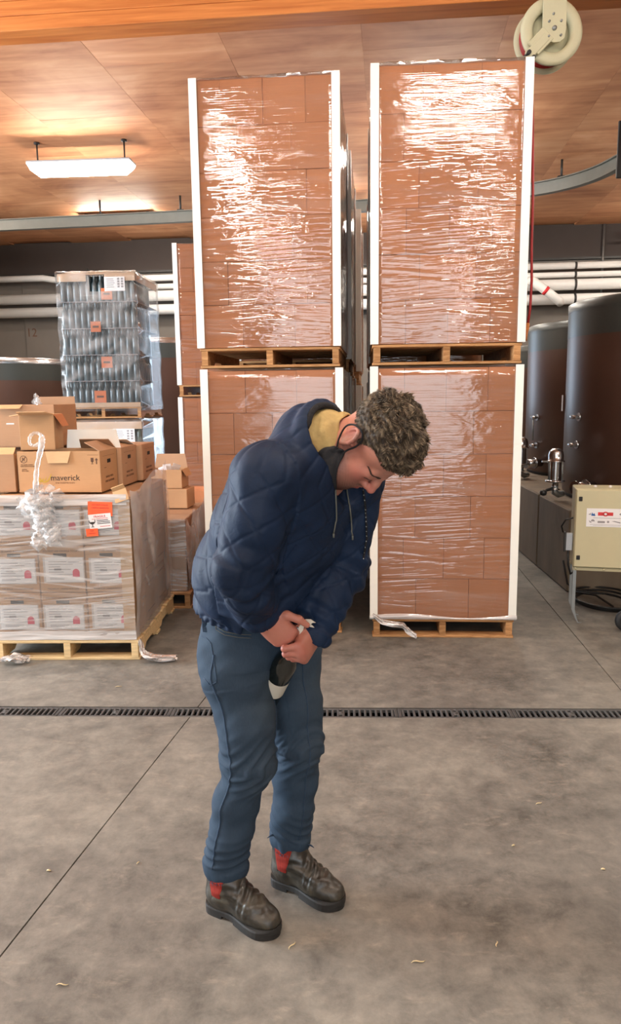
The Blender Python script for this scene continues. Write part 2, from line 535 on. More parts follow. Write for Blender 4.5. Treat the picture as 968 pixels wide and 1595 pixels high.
def build_floor():
    fl = struct(MB().bx((-9, -8, -0.30), (8.5, 18, -0.10)).build('floor', M['floor']))
    # slabs cut by the drain and by the two sawn joints
    def line(p, q):
        a, b = q[1] - p[1], -(q[0] - p[0])
        n = math.hypot(a, b); a /= n; b /= n
        return a, b, -(a * p[0] + b * p[1])
    J1 = line((-1.022, 1.94), (-0.737, 3.917))
    J2 = line((1.573, 3.98), (1.625, 5.1))
    base = [(-9, -8), (8.5, -8), (8.5, 18), (-9, 18)]
    g = 0.0028
    for ylo in (True, False):
        for s1 in (-1, 1):
            for s2 in (-1, 1):
                P = list(base)
                P = clip_poly(P, 0, -1, 3.610) if ylo else clip_poly(P, 0, 1, -3.735)
                P = clip_poly(P, s1 * J1[0], s1 * J1[1], s1 * J1[2] - g)
                P = clip_poly(P, s2 * J2[0], s2 * J2[1], s2 * J2[2] - g)
                if len(P) < 3: continue
                ar = sum(P[i][0] * P[(i + 1) % len(P)][1] - P[(i + 1) % len(P)][0] * P[i][1] for i in range(len(P)))
                if abs(ar) < 0.5: continue
                MB().prism(P, (0, 0, -0.1), (0, 0, 0), (1, 0, 0), (0, 1, 0)).build('floor_slab', M['floor'], fl)
    return fl
build_floor()

def build_drain():
    d = thing('floor_drain', 'long black slotted trench drain running across the concrete floor', 'drain', (0, 3.6725, -0.10))
    W2, PITCH, n = 0.0625, 0.0285, 21
    L = PITCH * n
    m = MB()
    m.bx((-3.6, -W2, 0.0), (3.6, W2, 0.012))
    for s in (-1, 1):
        m.bx((-3.6, s * (W2 - 0.003) - 0.003, 0.012), (3.6, s * (W2 - 0.003) + 0.003, 0.096))
    m.build('channel', M['pit'], d)
    m = MB()
    m.bx((0.001, -W2 + 0.007, 0.078), (L - 0.001, -W2 + 0.022, 0.098), ch=0.002)
    m.bx((0.001, W2 - 0.022, 0.078), (L - 0.001, W2 - 0.007, 0.098), ch=0.002)
    for i in range(n + 1):
        w = 0.006 if i not in (0, n) else 0.009
        x = min(max(i * PITCH, w + .001), L - w - .001)
        m.bx((x - w, -W2 + 0.015, 0.080), (x + w, W2 - 0.015, 0.098), ch=0.002)
    # bolt boss in the middle of each grate
    m.bx((10 * PITCH - .001, -0.020, 0.080), (11 * PITCH + .001, 0.020, 0.0985), ch=0.002)
    m.lathe([(0, 0.0995), (0.008, 0.0995), (0.008, 0.0985)], 10, (10.5 * PITCH, 0, 0))
    me = m.mesh('grate', M['grate'])
    k0 = -5
    for k in range(9):
        o = link('grate', me, d)
        o.location = ((k + k0) * L + 0.305, 0, 0)
build_drain()

def build_ceiling():
    c = struct(MB().bx((-8.6, -7.6, CEIL + 0.03), (8.2, WALL_Y + 1.2, CEIL + 0.13)).build('ceiling', M['plywood']))
    c.rotation_euler = (0, 0, BY)
    # plywood sheets, 2.44 x 1.22, long side towards the back wall
    pm = MB().bx((-0.6096, -1.2196, 0), (0.6096, 1.2196, 0.03), ch=0.0009).mesh('plywood_panel', M['plywood'])
    for i in range(-7, 7):
        for j in range(0, 5):
            o = link('plywood_panel', pm, c)
            o.location = (i * 1.22 + 0.35, 3.6 + j * 2.44 + (1.22 if i % 2 else 0), CEIL)
            o.rotation_euler = (rng.uniform(-.0012, .0012), rng.uniform(-.0015, .0015), rng.choice((0, PI)))
    m = MB()
    m.bx((-8.6, -7.6, CEIL), (8.2, 2.0, CEIL + .028))
    m.build('plywood_front', M['plywood'], c)
build_ceiling()

def wall_box(name, a, b, mat, rot=True):
    o = struct(MB().bx(a, b).build(name, mat))
    if rot: o.rotation_euler = (0, 0, BY)
    return o
wb = wall_box('wall_back', (-8.6, WALL_Y, 0), (8.2, WALL_Y + 0.3, 4.14), M['wall_grey'])
up = MB().bx((-8.6, WALL_Y - 0.06, 4.14), (8.2, WALL_Y + 0.3, CEIL + 0.02)).build('wall_band', M['wall_dark'], wb)
MB().bx((-8.6, WALL_Y - 0.10, 4.10), (8.2, WALL_Y, 4.14)).build('ledge', M['dark_iron'], wb)
# lower wall is cast in tall panels with open joints
pmesh = MB().bx((-1.19, -0.03, 0), (1.19, 0, 4.10), ch=0.008).mesh('wall_panel', M['wall_grey'])
for i in range(-3, 4):
    o = link('wall_panel', pmesh, wb); o.location = (i * 2.4 + 0.9, WALL_Y, 0)
# open doorway in the back wall, hidden behind the stacks
dk = struct(MB().bx((-1.50, WALL_Y - .12, 0), (-1.38, WALL_Y - .03, 3.3)).bx((.38, WALL_Y - .12, 0), (.50, WALL_Y - .03, 3.3)).bx((-1.50, WALL_Y - .12, 3.2), (.50, WALL_Y - .03, 3.32)).build('door_1', M['dark_iron']))
dk.rotation_euler = (0, 0, BY)
nb = text_mesh('12', 0.24, M['ink_brown'], 'painted_number', wb)
nb.rotation_euler = (PI / 2, 0, 0); nb.location = (-7.35, WALL_Y - 0.034, 2.98)
wl = struct(MB().bx((-8.6, -7.6, 0), (-8.3, 1.0, CEIL + .02)).bx((-8.6, 5.4, 0), (-8.3, WALL_Y + .3, CEIL + 0.02)).bx((-8.6, 1.0, 4.1), (-8.3, 5.4, CEIL + .02)).build('wall_left', M['wall_side']))
wl.rotation_euler = (0, 0, BY)
wr = wall_box('wall_right', (7.9, -7.6, 0), (8.2, WALL_Y + .3, CEIL + 0.02), M['wall_side'])
# wall behind the photographer, with the open dock door
wf = struct(MB().bx((-8.6, -7.6, 0), (-3.3, -7.3, CEIL)).bx((2.4, -7.6, 0), (8.2, -7.3, CEIL)).bx((-3.3, -7.6, 4.4), (2.4, -7.3, CEIL)).build('wall_front', M['wall_side']))

def build_pedestal():
    # kerb of cast blocks that carries the tanks on the right
    k = struct(MB().bx((1.97, 6.05, 0.0), (6.4, 13.2, 0.672)).build('trim_1', M['pedestal']))
    y = 6.05
    for L in (0.95, 1.22, 1.25, 1.25, 1.2):
        m = MB().bx((1.893 + rng.uniform(-.006, .006), y + .008, 0.0), (1.968, y + L - .008, 0.70 + rng.uniform(-.008, .004)), ch=0.012)
        m.build('kerb_block', M['pedestal'], k)
        y += L
build_pedestal()

def build_beam():
    b = struct(MB().bx((-5.5, -0.095, 4.23), (6.0, 0.095, CEIL + 0.02), ch=0.004).build('trim_2', M['glulam']))
    b.location = (0, 5.55, 0); b.rotation_euler = (0, 0, R(-3.4))
    # laminations
    for i in range(5):
        z0 = 4.205 + i * 0.098
        m = MB().bx((-5.5, -0.103, z0 + .0015), (6.0, 0.103, min(z0 + 0.0965, CEIL)), ch=0.004)
        m.build('lamination', M['glulam'], b)
build_beam()

# ------------------------------------------------------------------ wooden pallets
def make_pallet(name, label, w, d, loc, rz, group=None, h=0.13, notched=True, nb=7, wood='pallet'):
    """stringer pallet: stringers run front to back, boards across"""
    t = thing(name, label, 'pallet', loc, rz, group)
    bt = 0.018
    sh = h - 2 * bt
    for i in range(3):
        x = (-w / 2 + 0.03, 0, w / 2 - 0.03)[i]
        m = MB()
        if notched:
            y0 = -d / 2; L = d
            pts = [(0, 0), (L * .16, 0), (L * .2, .030), (L * .36, .030), (L * .4, 0), (L * .6, 0), (L * .64, .030), (L * .8, .030), (L * .84, 0), (L, 0), (L, sh), (0, sh)]
            m.prism(pts, (0.042, 0, 0), (x - .021, y0, bt), (0, 1, 0), (0, 0, 1))
        else:
            m.bx((x - .021, -d / 2, bt), (x + .021, d / 2, bt + sh), ch=.003)
        m.build('stringer', M[wood], t)
    for i in range(nb):
        y = -d / 2 + 0.05 + (d - 0.10) * i / (nb - 1)
        bw = 0.096 if i not in (0, nb - 1) else 0.10
        MB().bx((-w / 2, y - bw / 2, h - bt), (w / 2, y + bw / 2, h), ch=.003).build('deck_board', M[wood], t)
    for y in (-d / 2 + .05, 0, d / 2 - .05):
        MB().bx((-w / 2, y - .048, 0), (w / 2, y + .048, bt), ch=.003).build('bottom_board', M[wood], t)
    return t

# ------------------------------------------------------------------ stretch-wrapped carton towers
CARTON = {}
def carton_mesh(w, d, h, key='carton'):
    k = (round(w, 3), round(d, 3), round(h, 3), key)
    if k not in CARTON:
        CARTON[k] = MB().bx((0, 0, 0), (w, d, h), ch=0.0018).mesh('carton', M[key])
    return CARTON[k]

ROWS_A = [(.32, .37, .31), (.22, .28, .28, .22), (.31, .37, .32), (.22, .28, .28, .22), (.30, .38, .32), (.20, .29, .29, .22)]

def carton_load(label, w, d, h, loc, rz, rows=6, top_bulge=0.03, group=None, mat='carton', sides=(True, True), seed=1, film='film', split=None, corner='corner', cw=0.052, fh=None):
    r = random.Random(seed)
    t = thing('wrapped_carton_load', label, 'boxes', loc, rz, group)
    rh = h / rows
    inset = 0.012
    W = w - 2 * inset
    for k in range(rows):
        z = k * rh
        lay = ROWS_A[(k + seed) % 6]
        x = -W / 2
        fd = 0.40 if k % 2 else 0.30
        for fr in lay:
            bw = W * fr
            o = link('carton', carton_mesh(bw - .002, fd, rh - .0025), t)
            o.location = (x + .0015, -d / 2 + inset + r.uniform(0, .007), z + .001)
            x += bw
        # flank cartons
        n = 3
        dl = (d - 2 * inset - fd - .004) / n
        for s in (0, 1):
            if not sides[s]: continue
            for q in range(n):
                o = link('carton', carton_mesh(0.30, dl - .003, rh - .0025), t)
                o.location = ((-W / 2 + r.uniform(0, .005)) if s == 0 else (W / 2 - .30 - r.uniform(0, .005)), -d / 2 + inset + fd + .006 + q * dl, z + .001)
    # corner boards: L sections standing on all visible corners
    ch_ = h + 0.012
    for sx in (-1, 1):
        for sy in (-1, 1):
            m = MB()
            X, Y = sx * w / 2, sy * d / 2
            L = [(0, 0), (-sx * cw, 0), (-sx * cw, -sy * .005), (-sx * .005, -sy * .005), (-sx * .005, -sy * cw), (0, -sy * cw)]
            m.prism(L, (0, 0, ch_), (X, Y, 0.0), (1, 0, 0), (0, 1, 0))
            m.build('corner_board', M[corner], t)
    # film: a skin around the load, drawn in over the top
    e = -0.0065
    m = MB()
    nz = 26
    def ring(z, off, top=False):
        P = []
        a, b = w / 2 + off, d / 2 + off
        for (p, q) in (((-a, -b), (a, -b)), ((a, -b), (a, b)), ((a, b), (-a, b)), ((-a, b), (-a, -b))):
            for i in range(12):
                f = i / 12
                P.append((p[0] + (q[0] - p[0]) * f, p[1] + (q[1] - p[1]) * f, z))
        return P
    rings = []
    z0, z1 = 0.002, (fh or h + .008)
    for j in range(nz + 1):
        z = z0 + (z1 - z0) * j / nz
        P = ring(z, e)
        rings.append([(x + r.uniform(-.0008, .0008), y + r.uniform(-.0008, .0008), zz + (r.uniform(-.006, .006) if j == nz else 0)) for x, y, zz in P])
    for off, dz in ((-.03, top_bulge * .5), (-.12, top_bulge * .95), (-.3, top_bulge)):
        rings.append([(x, y, z1 + dz * (0.75 + 0.5 * r.random())) for x, y, zz in ring(z1, off)])
    vs = [p for Rg in rings for p in Rg]; n = 48
    fs = [(j * n + i, j * n + (i + 1) % n, (j + 1) * n + (i + 1) % n, (j + 1) * n + i) for j in range(len(rings) - 1) for i in range(n)]
    m.add(vs, fs, 0, True)
    f = m.build('stretch_wrap', M[film], t)
    return t

PH = 0.13
# right tower, two loads high
yawB = R(-1.55)
B0 = Vector((0.709, 4.873, 0))
def off(base, yaw, dx, dy, dz=0.0):
    return (base.x + dx * math.cos(yaw) - dy * math.sin(yaw), base.y + dx * math.sin(yaw) + dy * math.cos(yaw), base.z + dz)
D = 1.18
make_pallet('wooden_pallet', 'wooden pallet on the floor under the right hand tower of brown cartons', 0.955, D - .02, off(B0, yawB, -.004, D / 2), yawB, 'pallets under the carton towers')
carton_load('lower load of the right brown carton tower, film streaked with white glints', 0.985, D, 1.685, off(B0, yawB, -.006, D / 2, PH + .001), yawB, seed=2, top_bulge=.004, sides=(True, True), group='wrapped carton loads')
make_pallet('wooden_pallet', 'wooden pallet between the two loads of the right hand carton tower', 0.955, D - .02, off(B0, yawB, -.008, D / 2, PH + 1.705), yawB + R(.2), 'pallets under the carton towers')
carton_load('upper load of the right brown carton tower, with a big white lamp reflection', 0.985, D, 1.665, off(B0, yawB, -.004, D / 2, 2 * PH + 1.708), yawB, seed=1, top_bulge=0.035, group='wrapped carton loads')

_bl = [o for o in bpy.data.objects if o.get('label', '').startswith('lower load of the right')][0]
_m = MB(); _r = random.Random(8)
_m.grid(40, 4, lambda u, v: (-.495 + .99 * u, -D / 2 - .004 - .008 * math.sin(v * 3.1) + _r.uniform(-.002, .002), .002 + (.026 + .014 * math.sin(u * 7)) * v))
_m.build('film_hem', M['film_band'], _bl, fix=False)

# left tower behind the man
yawA = R(-3.3)
A0 = Vector((-0.452, 5.0, 0))
make_pallet('wooden_pallet', 'wooden pallet on the floor under the left carton tower, behind the man', 0.94, D - .02, off(A0, yawA, 0, D / 2), yawA, 'pallets under the carton towers')
carton_load('lower load of the left brown carton tower, right behind the man', 0.965, D, 1.685, off(A0, yawA, .006, D / 2, PH + .001), yawA, seed=3, top_bulge=.004, group='wrapped carton loads')
make_pallet('wooden_pallet', 'wooden pallet between the two loads of the left carton tower', 0.94, D - .02, off(A0, yawA, -.004, D / 2, PH + 1.705), yawA + R(.3), 'pallets under the carton towers')
carton_load('upper load of the left brown carton tower, above the man', 0.965, D, 1.665, off(A0, yawA, -.006, D / 2, 2 * PH + 1.708), yawA, seed=0, group='wrapped carton loads', top_bulge=.03)

# stacks standing in the rows behind
def back_stack(x, y, yaw, where, n=2, w=0.98, d=1.16, hh=(1.6, 1.6), seed=5):
    z = 0.0
    for k in range(n):
        lv = 'upper' if k else 'lower'
        make_pallet('wooden_pallet', f'{lv} wooden pallet of the carton stack {where}', w - .03, d - .02, (x, y, z), yaw, 'pallets of the rear carton stacks', nb=5)
        z += PH
        carton_load(f'{lv} wrapped load of the carton stack {where}', w, d, hh[k], (x, y, z + .001), yaw, seed=seed + k, top_bulge=.004, group='rear wrapped carton loads')
        z += hh[k] + .02
back_stack(-0.40 + .06, 6.87, R(-3.3), 'directly behind the left tower, in the gap', 2, hh=(1.66, 1.62), seed=4)
back_stack(-0.22, 8.22, R(-3.0), 'second behind the left tower, in the gap', 2, hh=(1.6, 1.55), seed=6)
back_stack(0.76, 6.80, R(-1.5), 'directly behind the right tower, in the gap', 2, hh=(1.62, 1.5), seed=7)
back_stack(-1.335, 9.08, R(-1.0), 'left of the left tower, beside the bottle pallet', 2, hh=(1.50, 1.545), seed=8)

# ------------------------------------------------------------------ shrink-bagged pallets of new wine bottles
BOT = {}
def bottle_mesh(key):
    if key not in BOT:
        prof = [(0, 0.0), (.033, 0.0), (.0365, .004), (.0365, .178), (.034, .196), (.024, .216), (.0155, .230), (.0142, .288), (.0158, .290), (.0158, .298), (0, .298)]
        BOT[key] = MB().lathe(prof, 10).mesh('bottle', M[key])
    return BOT[key]

def bottle_load(label, loc, rz, tiers, w, d, key, label_xy, stickers, top_torn=False, group='bagged bottle pallets'):
    t = thing('bagged_bottle_pallet', label, 'bottles', loc, rz, group)
    nx, ny = 12, 12
    px, py = w / nx, d / ny
    th = 0.304
    for k in range(tiers):
        z = k * th
        MB().bx((-w / 2, -d / 2, z - .003), (w / 2, d / 2, z + .003)).build('layer_sheet', M['tray'] if k == 0 else M['ink_grey'], t)
        for i in range(nx):
            for j in range(2):
                o = link('bottle', bottle_mesh(key), t)
                o.location = (-w / 2 + px * (i + .5), -d / 2 + py * (j + .5), z + .003)
        for j in range(2, 8):
            o = link('bottle', bottle_mesh(key), t)
            o.location = (w / 2 - px * .5, -d / 2 + py * (j + .5), z + .003)
        # dark mass of the bottles behind the first two rows
        MB().bx((-w / 2 + .02, -d / 2 + 2.2 * py, z + .01), (w / 2 - 1.15 * px, d / 2 - .03, z + .288)).build('bottle_core', M[key], t)['kind'] = 'stuff'
    zt = tiers * th
    m = MB()
    m.bx((-w / 2 - .008, -d / 2 - .008, zt - .0), (w / 2 + .008, d / 2 + .008, zt + .012))
    hh = .075
    m.bx((-w / 2 - .008, -d / 2 - .010, zt - hh), (-.12 if top_torn else w / 2 + .008, -d / 2 - .005, zt))
    if top_torn:
        m.bx((.10, -d / 2 - .010, zt - hh), (w / 2 + .008, -d / 2 - .005, zt))
    m.bx((w / 2 + .005, -d / 2 - .008, zt - hh), (w / 2 + .010, d / 2, zt))
    m.bx((-w / 2 - .010, -d / 2 - .008, zt - hh), (-w / 2 - .005, d / 2, zt))
    m.build('top_tray', M['tray'], t)
    MB().bx((-w / 2 - .006, -d / 2 - .008, -.004), (w / 2 + .006, -d / 2 - .003, .05)).build('bottom_tray', M['tray'], t)
    # delivery sheet
    lx, lz, lw, lh = label_xy
    s = MB().bx((lx - lw / 2, -d / 2 - .020, lz - lh / 2), (lx + lw / 2, -d / 2 - .017, lz + lh / 2)).build('delivery_sheet', M['paper'], t)
    m = MB()
    for q in range(5):
        m.bx((lx - lw * .4, -d / 2 - .0215, lz + lh * (.32 - q * .14)), (lx - lw * (.05 - .03 * (q % 3)), -d / 2 - .0200, lz + lh * (.32 - q * .14) + .007))
    for q in range(4):
        for c in range(2):
            m.bx((lx + lw * (.14 + .18 * c), -d / 2 - .0215, lz + lh * (.28 - q * .18)), (lx + lw * (.25 + .18 * c), -d / 2 - .0200, lz + lh * (.28 - q * .18) + .022))
    m.build('printed_lines', M['ink_grey'], s)
    for (sx, sz, ss) in stickers:
        st = MB().bx((sx - ss / 2, -d / 2 - .018, sz - ss / 2), (sx + ss / 2, -d / 2 - .0155, sz + ss / 2)).build('square_sticker', M['orange_sticker'], t)
        MB().bx((sx - ss * .3, -d / 2 - .0195, sz - .012), (sx + ss * .3, -d / 2 - .0180, sz + .012)).build('printed_mark', M['ink_brown'], st)
    # bag
    r = random.Random(int(loc[2] * 100) + 3)
    n = 60; rings = []
    per = 2 * (w + d)
    for j in range(30):
        z = -.05 + (zt + .08) * j / 29
        ph = 1.7 * math.sin(z * 3.1)
        rg = []
        for i in range(n):
            s = i / n * per
            a, b = w / 2 + .028, d / 2 + .028
            if s < w: p = (-a + s / w * 2 * a, -b)
            elif s < w + d: p = (a, -b + (s - w) / d * 2 * b)
            elif s < 2 * w + d: p = (a - (s - w - d) / w * 2 * a, b)
            else: p = (-a, b - (s - 2 * w - d) / d * 2 * b)
            pinch = 0.010 * abs(math.sin(PI * z / th))
            k = 1 - pinch / .5 + .003 * math.sin(i * 1.9 + ph) + .005 * math.sin(i * .7 + z * 9) + r.uniform(-.0015, .0015)
            rg.append((p[0] * k, p[1] * k if p[1] > 0 else max(p[1] * k, -b - .012) if k > 1 else min(p[1] * k, -d / 2 - .022), z))
        rings.append(rg)
    top = zt + .035
    for sc, dz in ((.97, .0), (.85, .01), (.4, .012)):
        rings.append([(x * sc, y * sc, top + dz + r.uniform(-.006, .010)) for x, y, _ in rings[29]])
    m = MB()
    m.add([p for g in rings for p in g], [(j * n + i, j * n + (i + 1) % n, (j + 1) * n + (i + 1) % n, (j + 1) * n + i)
          for j in range(len(rings) - 1) for i in range(n) if not (top_torn and 25 <= j <= 27 and 6 <= i <= 8)], 0, True)
    m.build('plastic_bag', M['film_bag'], t)
    return t

G = Vector((-2.80, 8.80, 0)); yG = R(-0.6); gw, gd = 0.90, 0.98
make_pallet('wooden_pallet', 'floor pallet under the two stacked loads of dark glass bottles', gw + .03, gd, off(G, yG, 0, gd / 2), yG, 'pallets of the bottle loads')
bottle_load('lower bagged load of green glass bottles with delivery sheet and orange sticker', off(G, yG, .0, gd / 2, PH + .005), yG, 4, gw, gd, 'bottle_green', (.24, 1.06, .26, .17), [(.15, .98, .07)])
zg = PH + .005 + 4 * .304 + .055
make_pallet('wooden_pallet', 'pallet between the upper and lower loads of glass bottles', gw + .03, gd, off(G, yG, 0, gd / 2, zg), yG, 'pallets of the bottle loads')
bottle_load('upper bagged load of blue-grey glass bottles with four orange stickers', off(G, yG, .0, gd / 2, zg + PH + .005), yG, 5, gw, gd, 'bottle', (.22, 1.41, .24, .16),
            [(.12, 1.30, .13), (-.03, .93, .12), (.08, .52, .13), (-.02, .12, .14)], True)

# ------------------------------------------------------------------ printing helpers
TXT = {}
def print_mesh(name, items, mat):
    """items: (text, size, x, z) on a front face (plane y = 0 looking to -y); one flat mesh"""
    bm = bmesh.new()
    for it in items:
        if isinstance(it[0], str):
            txt, size, x, z = it[:4]
            k = (txt, size)
            if k not in TXT:
                o = text_mesh(txt, size, mat, 'print')
                TXT[k] = o.data
                bpy.data.objects.remove(o)
            tmp = TXT[k].copy()
            a = R(it[4]) if len(it) > 4 else 0.0
            tmp.transform(Matrix.Translation((x, -.0006, z)) @ Matrix.Rotation(a, 4, 'Y') @ Matrix.Rotation(PI / 2, 4, 'X'))
            bm.from_mesh(tmp)
            bpy.data.meshes.remove(tmp)
        else:                                   # ('polygon points'), flat print
            pts = it[0]
            vs = [bm.verts.new((p[0], -.0008, p[1])) for p in pts]
            bm.faces.new(vs)
    me = bpy.data.meshes.new(name)
    bm.to_mesh(me); bm.free()
    me.materials.clear(); me.materials.append(mat)
    return me

def rect(x0, z0, x1, z1):
    return ([(x0, z0), (x1, z0), (x1, z1), (x0, z1)],)

def arc_band(cx, cz, r0, r1, a0, a1, n=10):
    P = [(cx + r1 * math.cos(a0 + (a1 - a0) * i / n), cz + r1 * math.sin(a0 + (a1 - a0) * i / n)) for i in range(n + 1)]
    Q = [(cx + r0 * math.cos(a0 + (a1 - a0) * i / n), cz + r0 * math.sin(a0 + (a1 - a0) * i / n)) for i in range(n + 1)]
    return [([P[i], P[i + 1], Q[i + 1], Q[i]],) for i in range(n)]

# ------------------------------------------------------------------ left pallet of labelled wine cartons
yP = R(0.9)
P0 = Vector((-1.268, 4.445, 0))          # front right floor corner of its pallet
def pl(x, y, z=0.0):
    return (P0.x + x * math.cos(yP) - y * math.sin(yP), P0.y + x * math.sin(yP) + y * math.cos(yP), z)
make_pallet('wooden_pallet', 'pale new wooden pallet under the white-labelled cartons at lower left', 0.925, 1.10, pl(-.4625, .55), yP, None, nb=7, wood='pallet_pale')

def labelled_load():
    w, d, rh = 0.876, 1.05, 0.303
    L = thing('wrapped_labelled_load', 'film-wrapped block of kraft cartons with white sheets and pink seals on front', 'boxes', pl(-.035, .03, .1325), yP)
    bw = w / 3
    box = MB().bx((0, 0, 0), (bw - .004, .32, rh - .003), ch=.005).mesh('carton', M['kraft'])
    sidebox = MB().bx((0, 0, 0), (.32, (d - .335) / 2 - .004, rh - .003), ch=.005).mesh('carton', M['kraft_grey'])
    hole = MB()
    hole.bx((-.042, -.0012, -.011), (.042, .0, .011), ch=.004)
    hole = hole.mesh('handle_hole', M['black_hole'])
    pocket = MB().bx((-.130, -.0018, -.082), (.130, -.0002, .082)).mesh('clear_pocket', M['clear_pocket'])
    sheet = MB().bx((-.116, -.0032, -.076), (.124, -.0020, .078)).mesh('delivery_sheet', M['paper'])
    lines = [rect(-.095, .052 - q * .0165, (.02, .06, -.02, .045, .0, .07)[q % 6], .0555 - q * .0165) for q in range(6)]
    lines += [rect(-.06, -.002, -.015, .010), rect(-.09, -.052, .03, -.049), rect(-.09, -.060, .0, -.057), rect(.03, .05, .10, .053)]
    lines = print_mesh('printed_lines', lines, M['ink_grey'])
    seal = print_mesh('pink_seal', [([(-.022, -.024), (.022, -.024), (.022, .006)] + [(.022 * math.cos(a), .004 + .024 * math.sin(a)) for a in [k * PI / 8 for k in range(1, 8)]] + [(-.022, .006)],)], M['pink'])
    t1 = print_mesh('printed_text', [('USE HAND INSIDE TO LIFT', .0165, 0, 0)], M['ink_brown'])
    t2 = print_mesh('printed_text', [('DO NOT USE HANDLE TO LIFT', .0165, 0, 0)], M['ink_brown'])
    t3 = print_mesh('printed_text', [('THIS SIDE UP · HANDLE WITH CARE', .0125, 0, 0)], M['ink_brown'])
    r = random.Random(4)
    for k in range(3):
        for i in range(3):
            o = link('carton', box, L)
            y0 = r.uniform(0, .006)
            o.location = (-w + i * bw + .002, y0, k * rh + .001)
            o['label'] = 'kraft carton of the wrapped block with a white sheet and a pink seal on its face'
            def on(me, x, z, dy=0.0, name=None):
                c = link(name or me.name.split('.')[0], me, o); c.location = (x, -dy, z); return c
            cx = bw / 2
            on(hole, cx - .01, rh - .062, .0004)
            on(t1 if i == 0 else t2, cx, rh - .036, .0008)
            on(t3, cx, .024, .0008)
            jx, jz = r.uniform(-.008, .012), r.uniform(-.004, .006)
            on(pocket, cx + jx, .142 + jz, .0004)
            on(sheet, cx + jx, .142 + jz, .0004)
            on(lines, cx + jx, .142 + jz, .0042)
            on(seal, cx + jx + .078, .142 + jz - .020, .0048)
        for q in range(2):
            o = link('carton', sidebox, L); o.location = (-.324 - r.uniform(0, .006), .335 + q * (d - .335) / 2 + .002, k * rh + .001)
            if k < 3:
                c = link('printed_text', t1, o); c.rotation_euler = (0, 0, PI / 2); c.location = (.3215, .15, rh - .05)
                c = link('printed_text', t3, o); c.rotation_euler = (0, 0, PI / 2); c.location = (.3215, .15, .06)
        o = link('carton', sidebox, L); o.location = (-w, .335, k * rh + .001)
    # stickers on the top right carton
    def sticker(name, x, z, w_, h_, mat, rot, prints, pm, dy):
        s = MB().bx((-w_ / 2, -.0016, -h_ / 2), (w_ / 2, 0, h_ / 2)).build(name, mat, L)
        s.location = (x, -dy, z); s.rotation_euler = (0, rot, 0)
        c = link('printed_lettering', print_mesh('printed_lettering', prints, pm), s); c.location = (0, -.0017, 0)
        return s
    zt = 2 * rh
    s = sticker('orange_label', -.165, zt + .235, .152, .088, M['orange_label'], R(2), [('DO NOT STACK', .0135, 0, .024), ('CAREFUL HANDLING', .0115, 0, .006)] + [rect(-.06, -.012 - q * .011, .06, -.0105 - q * .011) for q in range(3)], M['ink_red'], .0285)
    s['label'] = 'orange warning label'
    sticker('fragile_label', -.168, zt + .158, .140, .092, M['paper'], R(-5), [('FRAGILE', .020, 0, .030), ('GLASS - HANDLE WITH CARE', .0075, 0, .016), rect(-.005, -.034, .060, -.031)], M['ink_red'], .0300)
    gl = [arc_band(-.050, .0, .000, .013, PI, 2 * PI, 8), arc_band(-.050, .006, .016, .021, PI * .9, 2.1 * PI, 10)]
    pr = [p for g in gl for p in g] + [rect(-.0525, -.030, -.0475, -.012), rect(-.060, -.033, -.040, -.030)] + [rect(-.02, .004 - q * .010, (.05, .062, .062)[q], .008 - q * .010) for q in range(3)]
    c = link('glass_symbol', print_mesh('glass_symbol', pr, M['ink']), L); c.location = (-.168, -.0324, zt + .158); c.rotation_euler = (0, R(-5), 0)
    s = sticker('small_orange_label', -.222, zt + .088, .075, .048, M['orange_label'], R(-3), [('TOP', .012, 0, .010), ('LOAD ONLY', .0085, 0, -.006)], M['ink_red'], .0305)
    # kraft corner boards, the front right one with its top bent over
    for (X, Y, sx, sy) in ((.012, -.012, 1, -1), (.012, d, 1, 1)):
        m = MB()
        cw = .072
        m.prism([(0, 0), (-sx * cw, 0), (-sx * cw, -sy * .005), (-sx * .005, -sy * .005), (-sx * .005, -sy * cw), (0, -sy * cw)], (0, 0, 3 * rh - .015), (X, Y, .004), (1, 0, 0), (0, 1, 0))
        m.build('corner_board', M['corner_kraft'], L)
    m = MB()
    m.box((-.035, -.022, 3 * rh + .012), (.085, .006, .075), Euler((R(-22), R(-18), R(6))))
    m.box((-.052, -.004, 3 * rh + .052), (.080, .006, .045), Euler((R(30), R(-20), R(6))))
    m.build('bent_corner_top', M['corner_kraft'], L)
    # film: front and left skin, whiter layered band on top, baggy right side
    H = 3 * rh
    r = random.Random(9)
    def skin(name, mat, p, q, z0, z1, out, nu=26, nv=20, wav=.004, top=None):
        p, q = Vector(p), Vector(q)
        nrm = Vector((q.y - p.y, p.x - q.x, 0)).normalized()
        ph = r.uniform(0, 6)
        def fn(u, v):
            zt_ = z1 if top is None else top(u)
            b = p.lerp(q, u)
            z = z0 + (zt_ - z0) * v
            o_ = out + wav * (math.sin(u * 7 + v * 5 + ph) + .6 * math.sin(u * 17 - v * 11 + ph * 2)) + r.uniform(-.0015, .0015)
            return (b.x + nrm.x * o_, b.y + nrm.y * o_, z)
        return MB().grid(nu, nv, fn).build(name, mat, L, fix=False)
    skin('stretch_wrap', M['film_white'], (-w - .016, -.020), (.018, -.020), .002, H + .01, .004, 30, 26, .0022)
    skin('top_band', M['film_band'], (-w - .016, -.024), (.0, -.024), H - .045, H + .022, .006, 30, 6, .003)
    skin('bottom_band', M['film_band'], (-w - .016, -.023), (.02, -.023), .002, .060, .006, 30, 4, .003)
    skin('side_wrap', M['film_side'], (.02, -.016), (.020, d + .01), .002, H, .004, 22, 22, .007, top=lambda u: H + .045 + .11 * u ** 2 - .03 * math.sin(u * 9))
    skin('left_wrap', M['film_white'], (-w - .012, d), (-w - .012, -.02), .002, H + .01, .002, 8, 8, .003)
    # knotted tail of film hanging over the front
    m = MB()
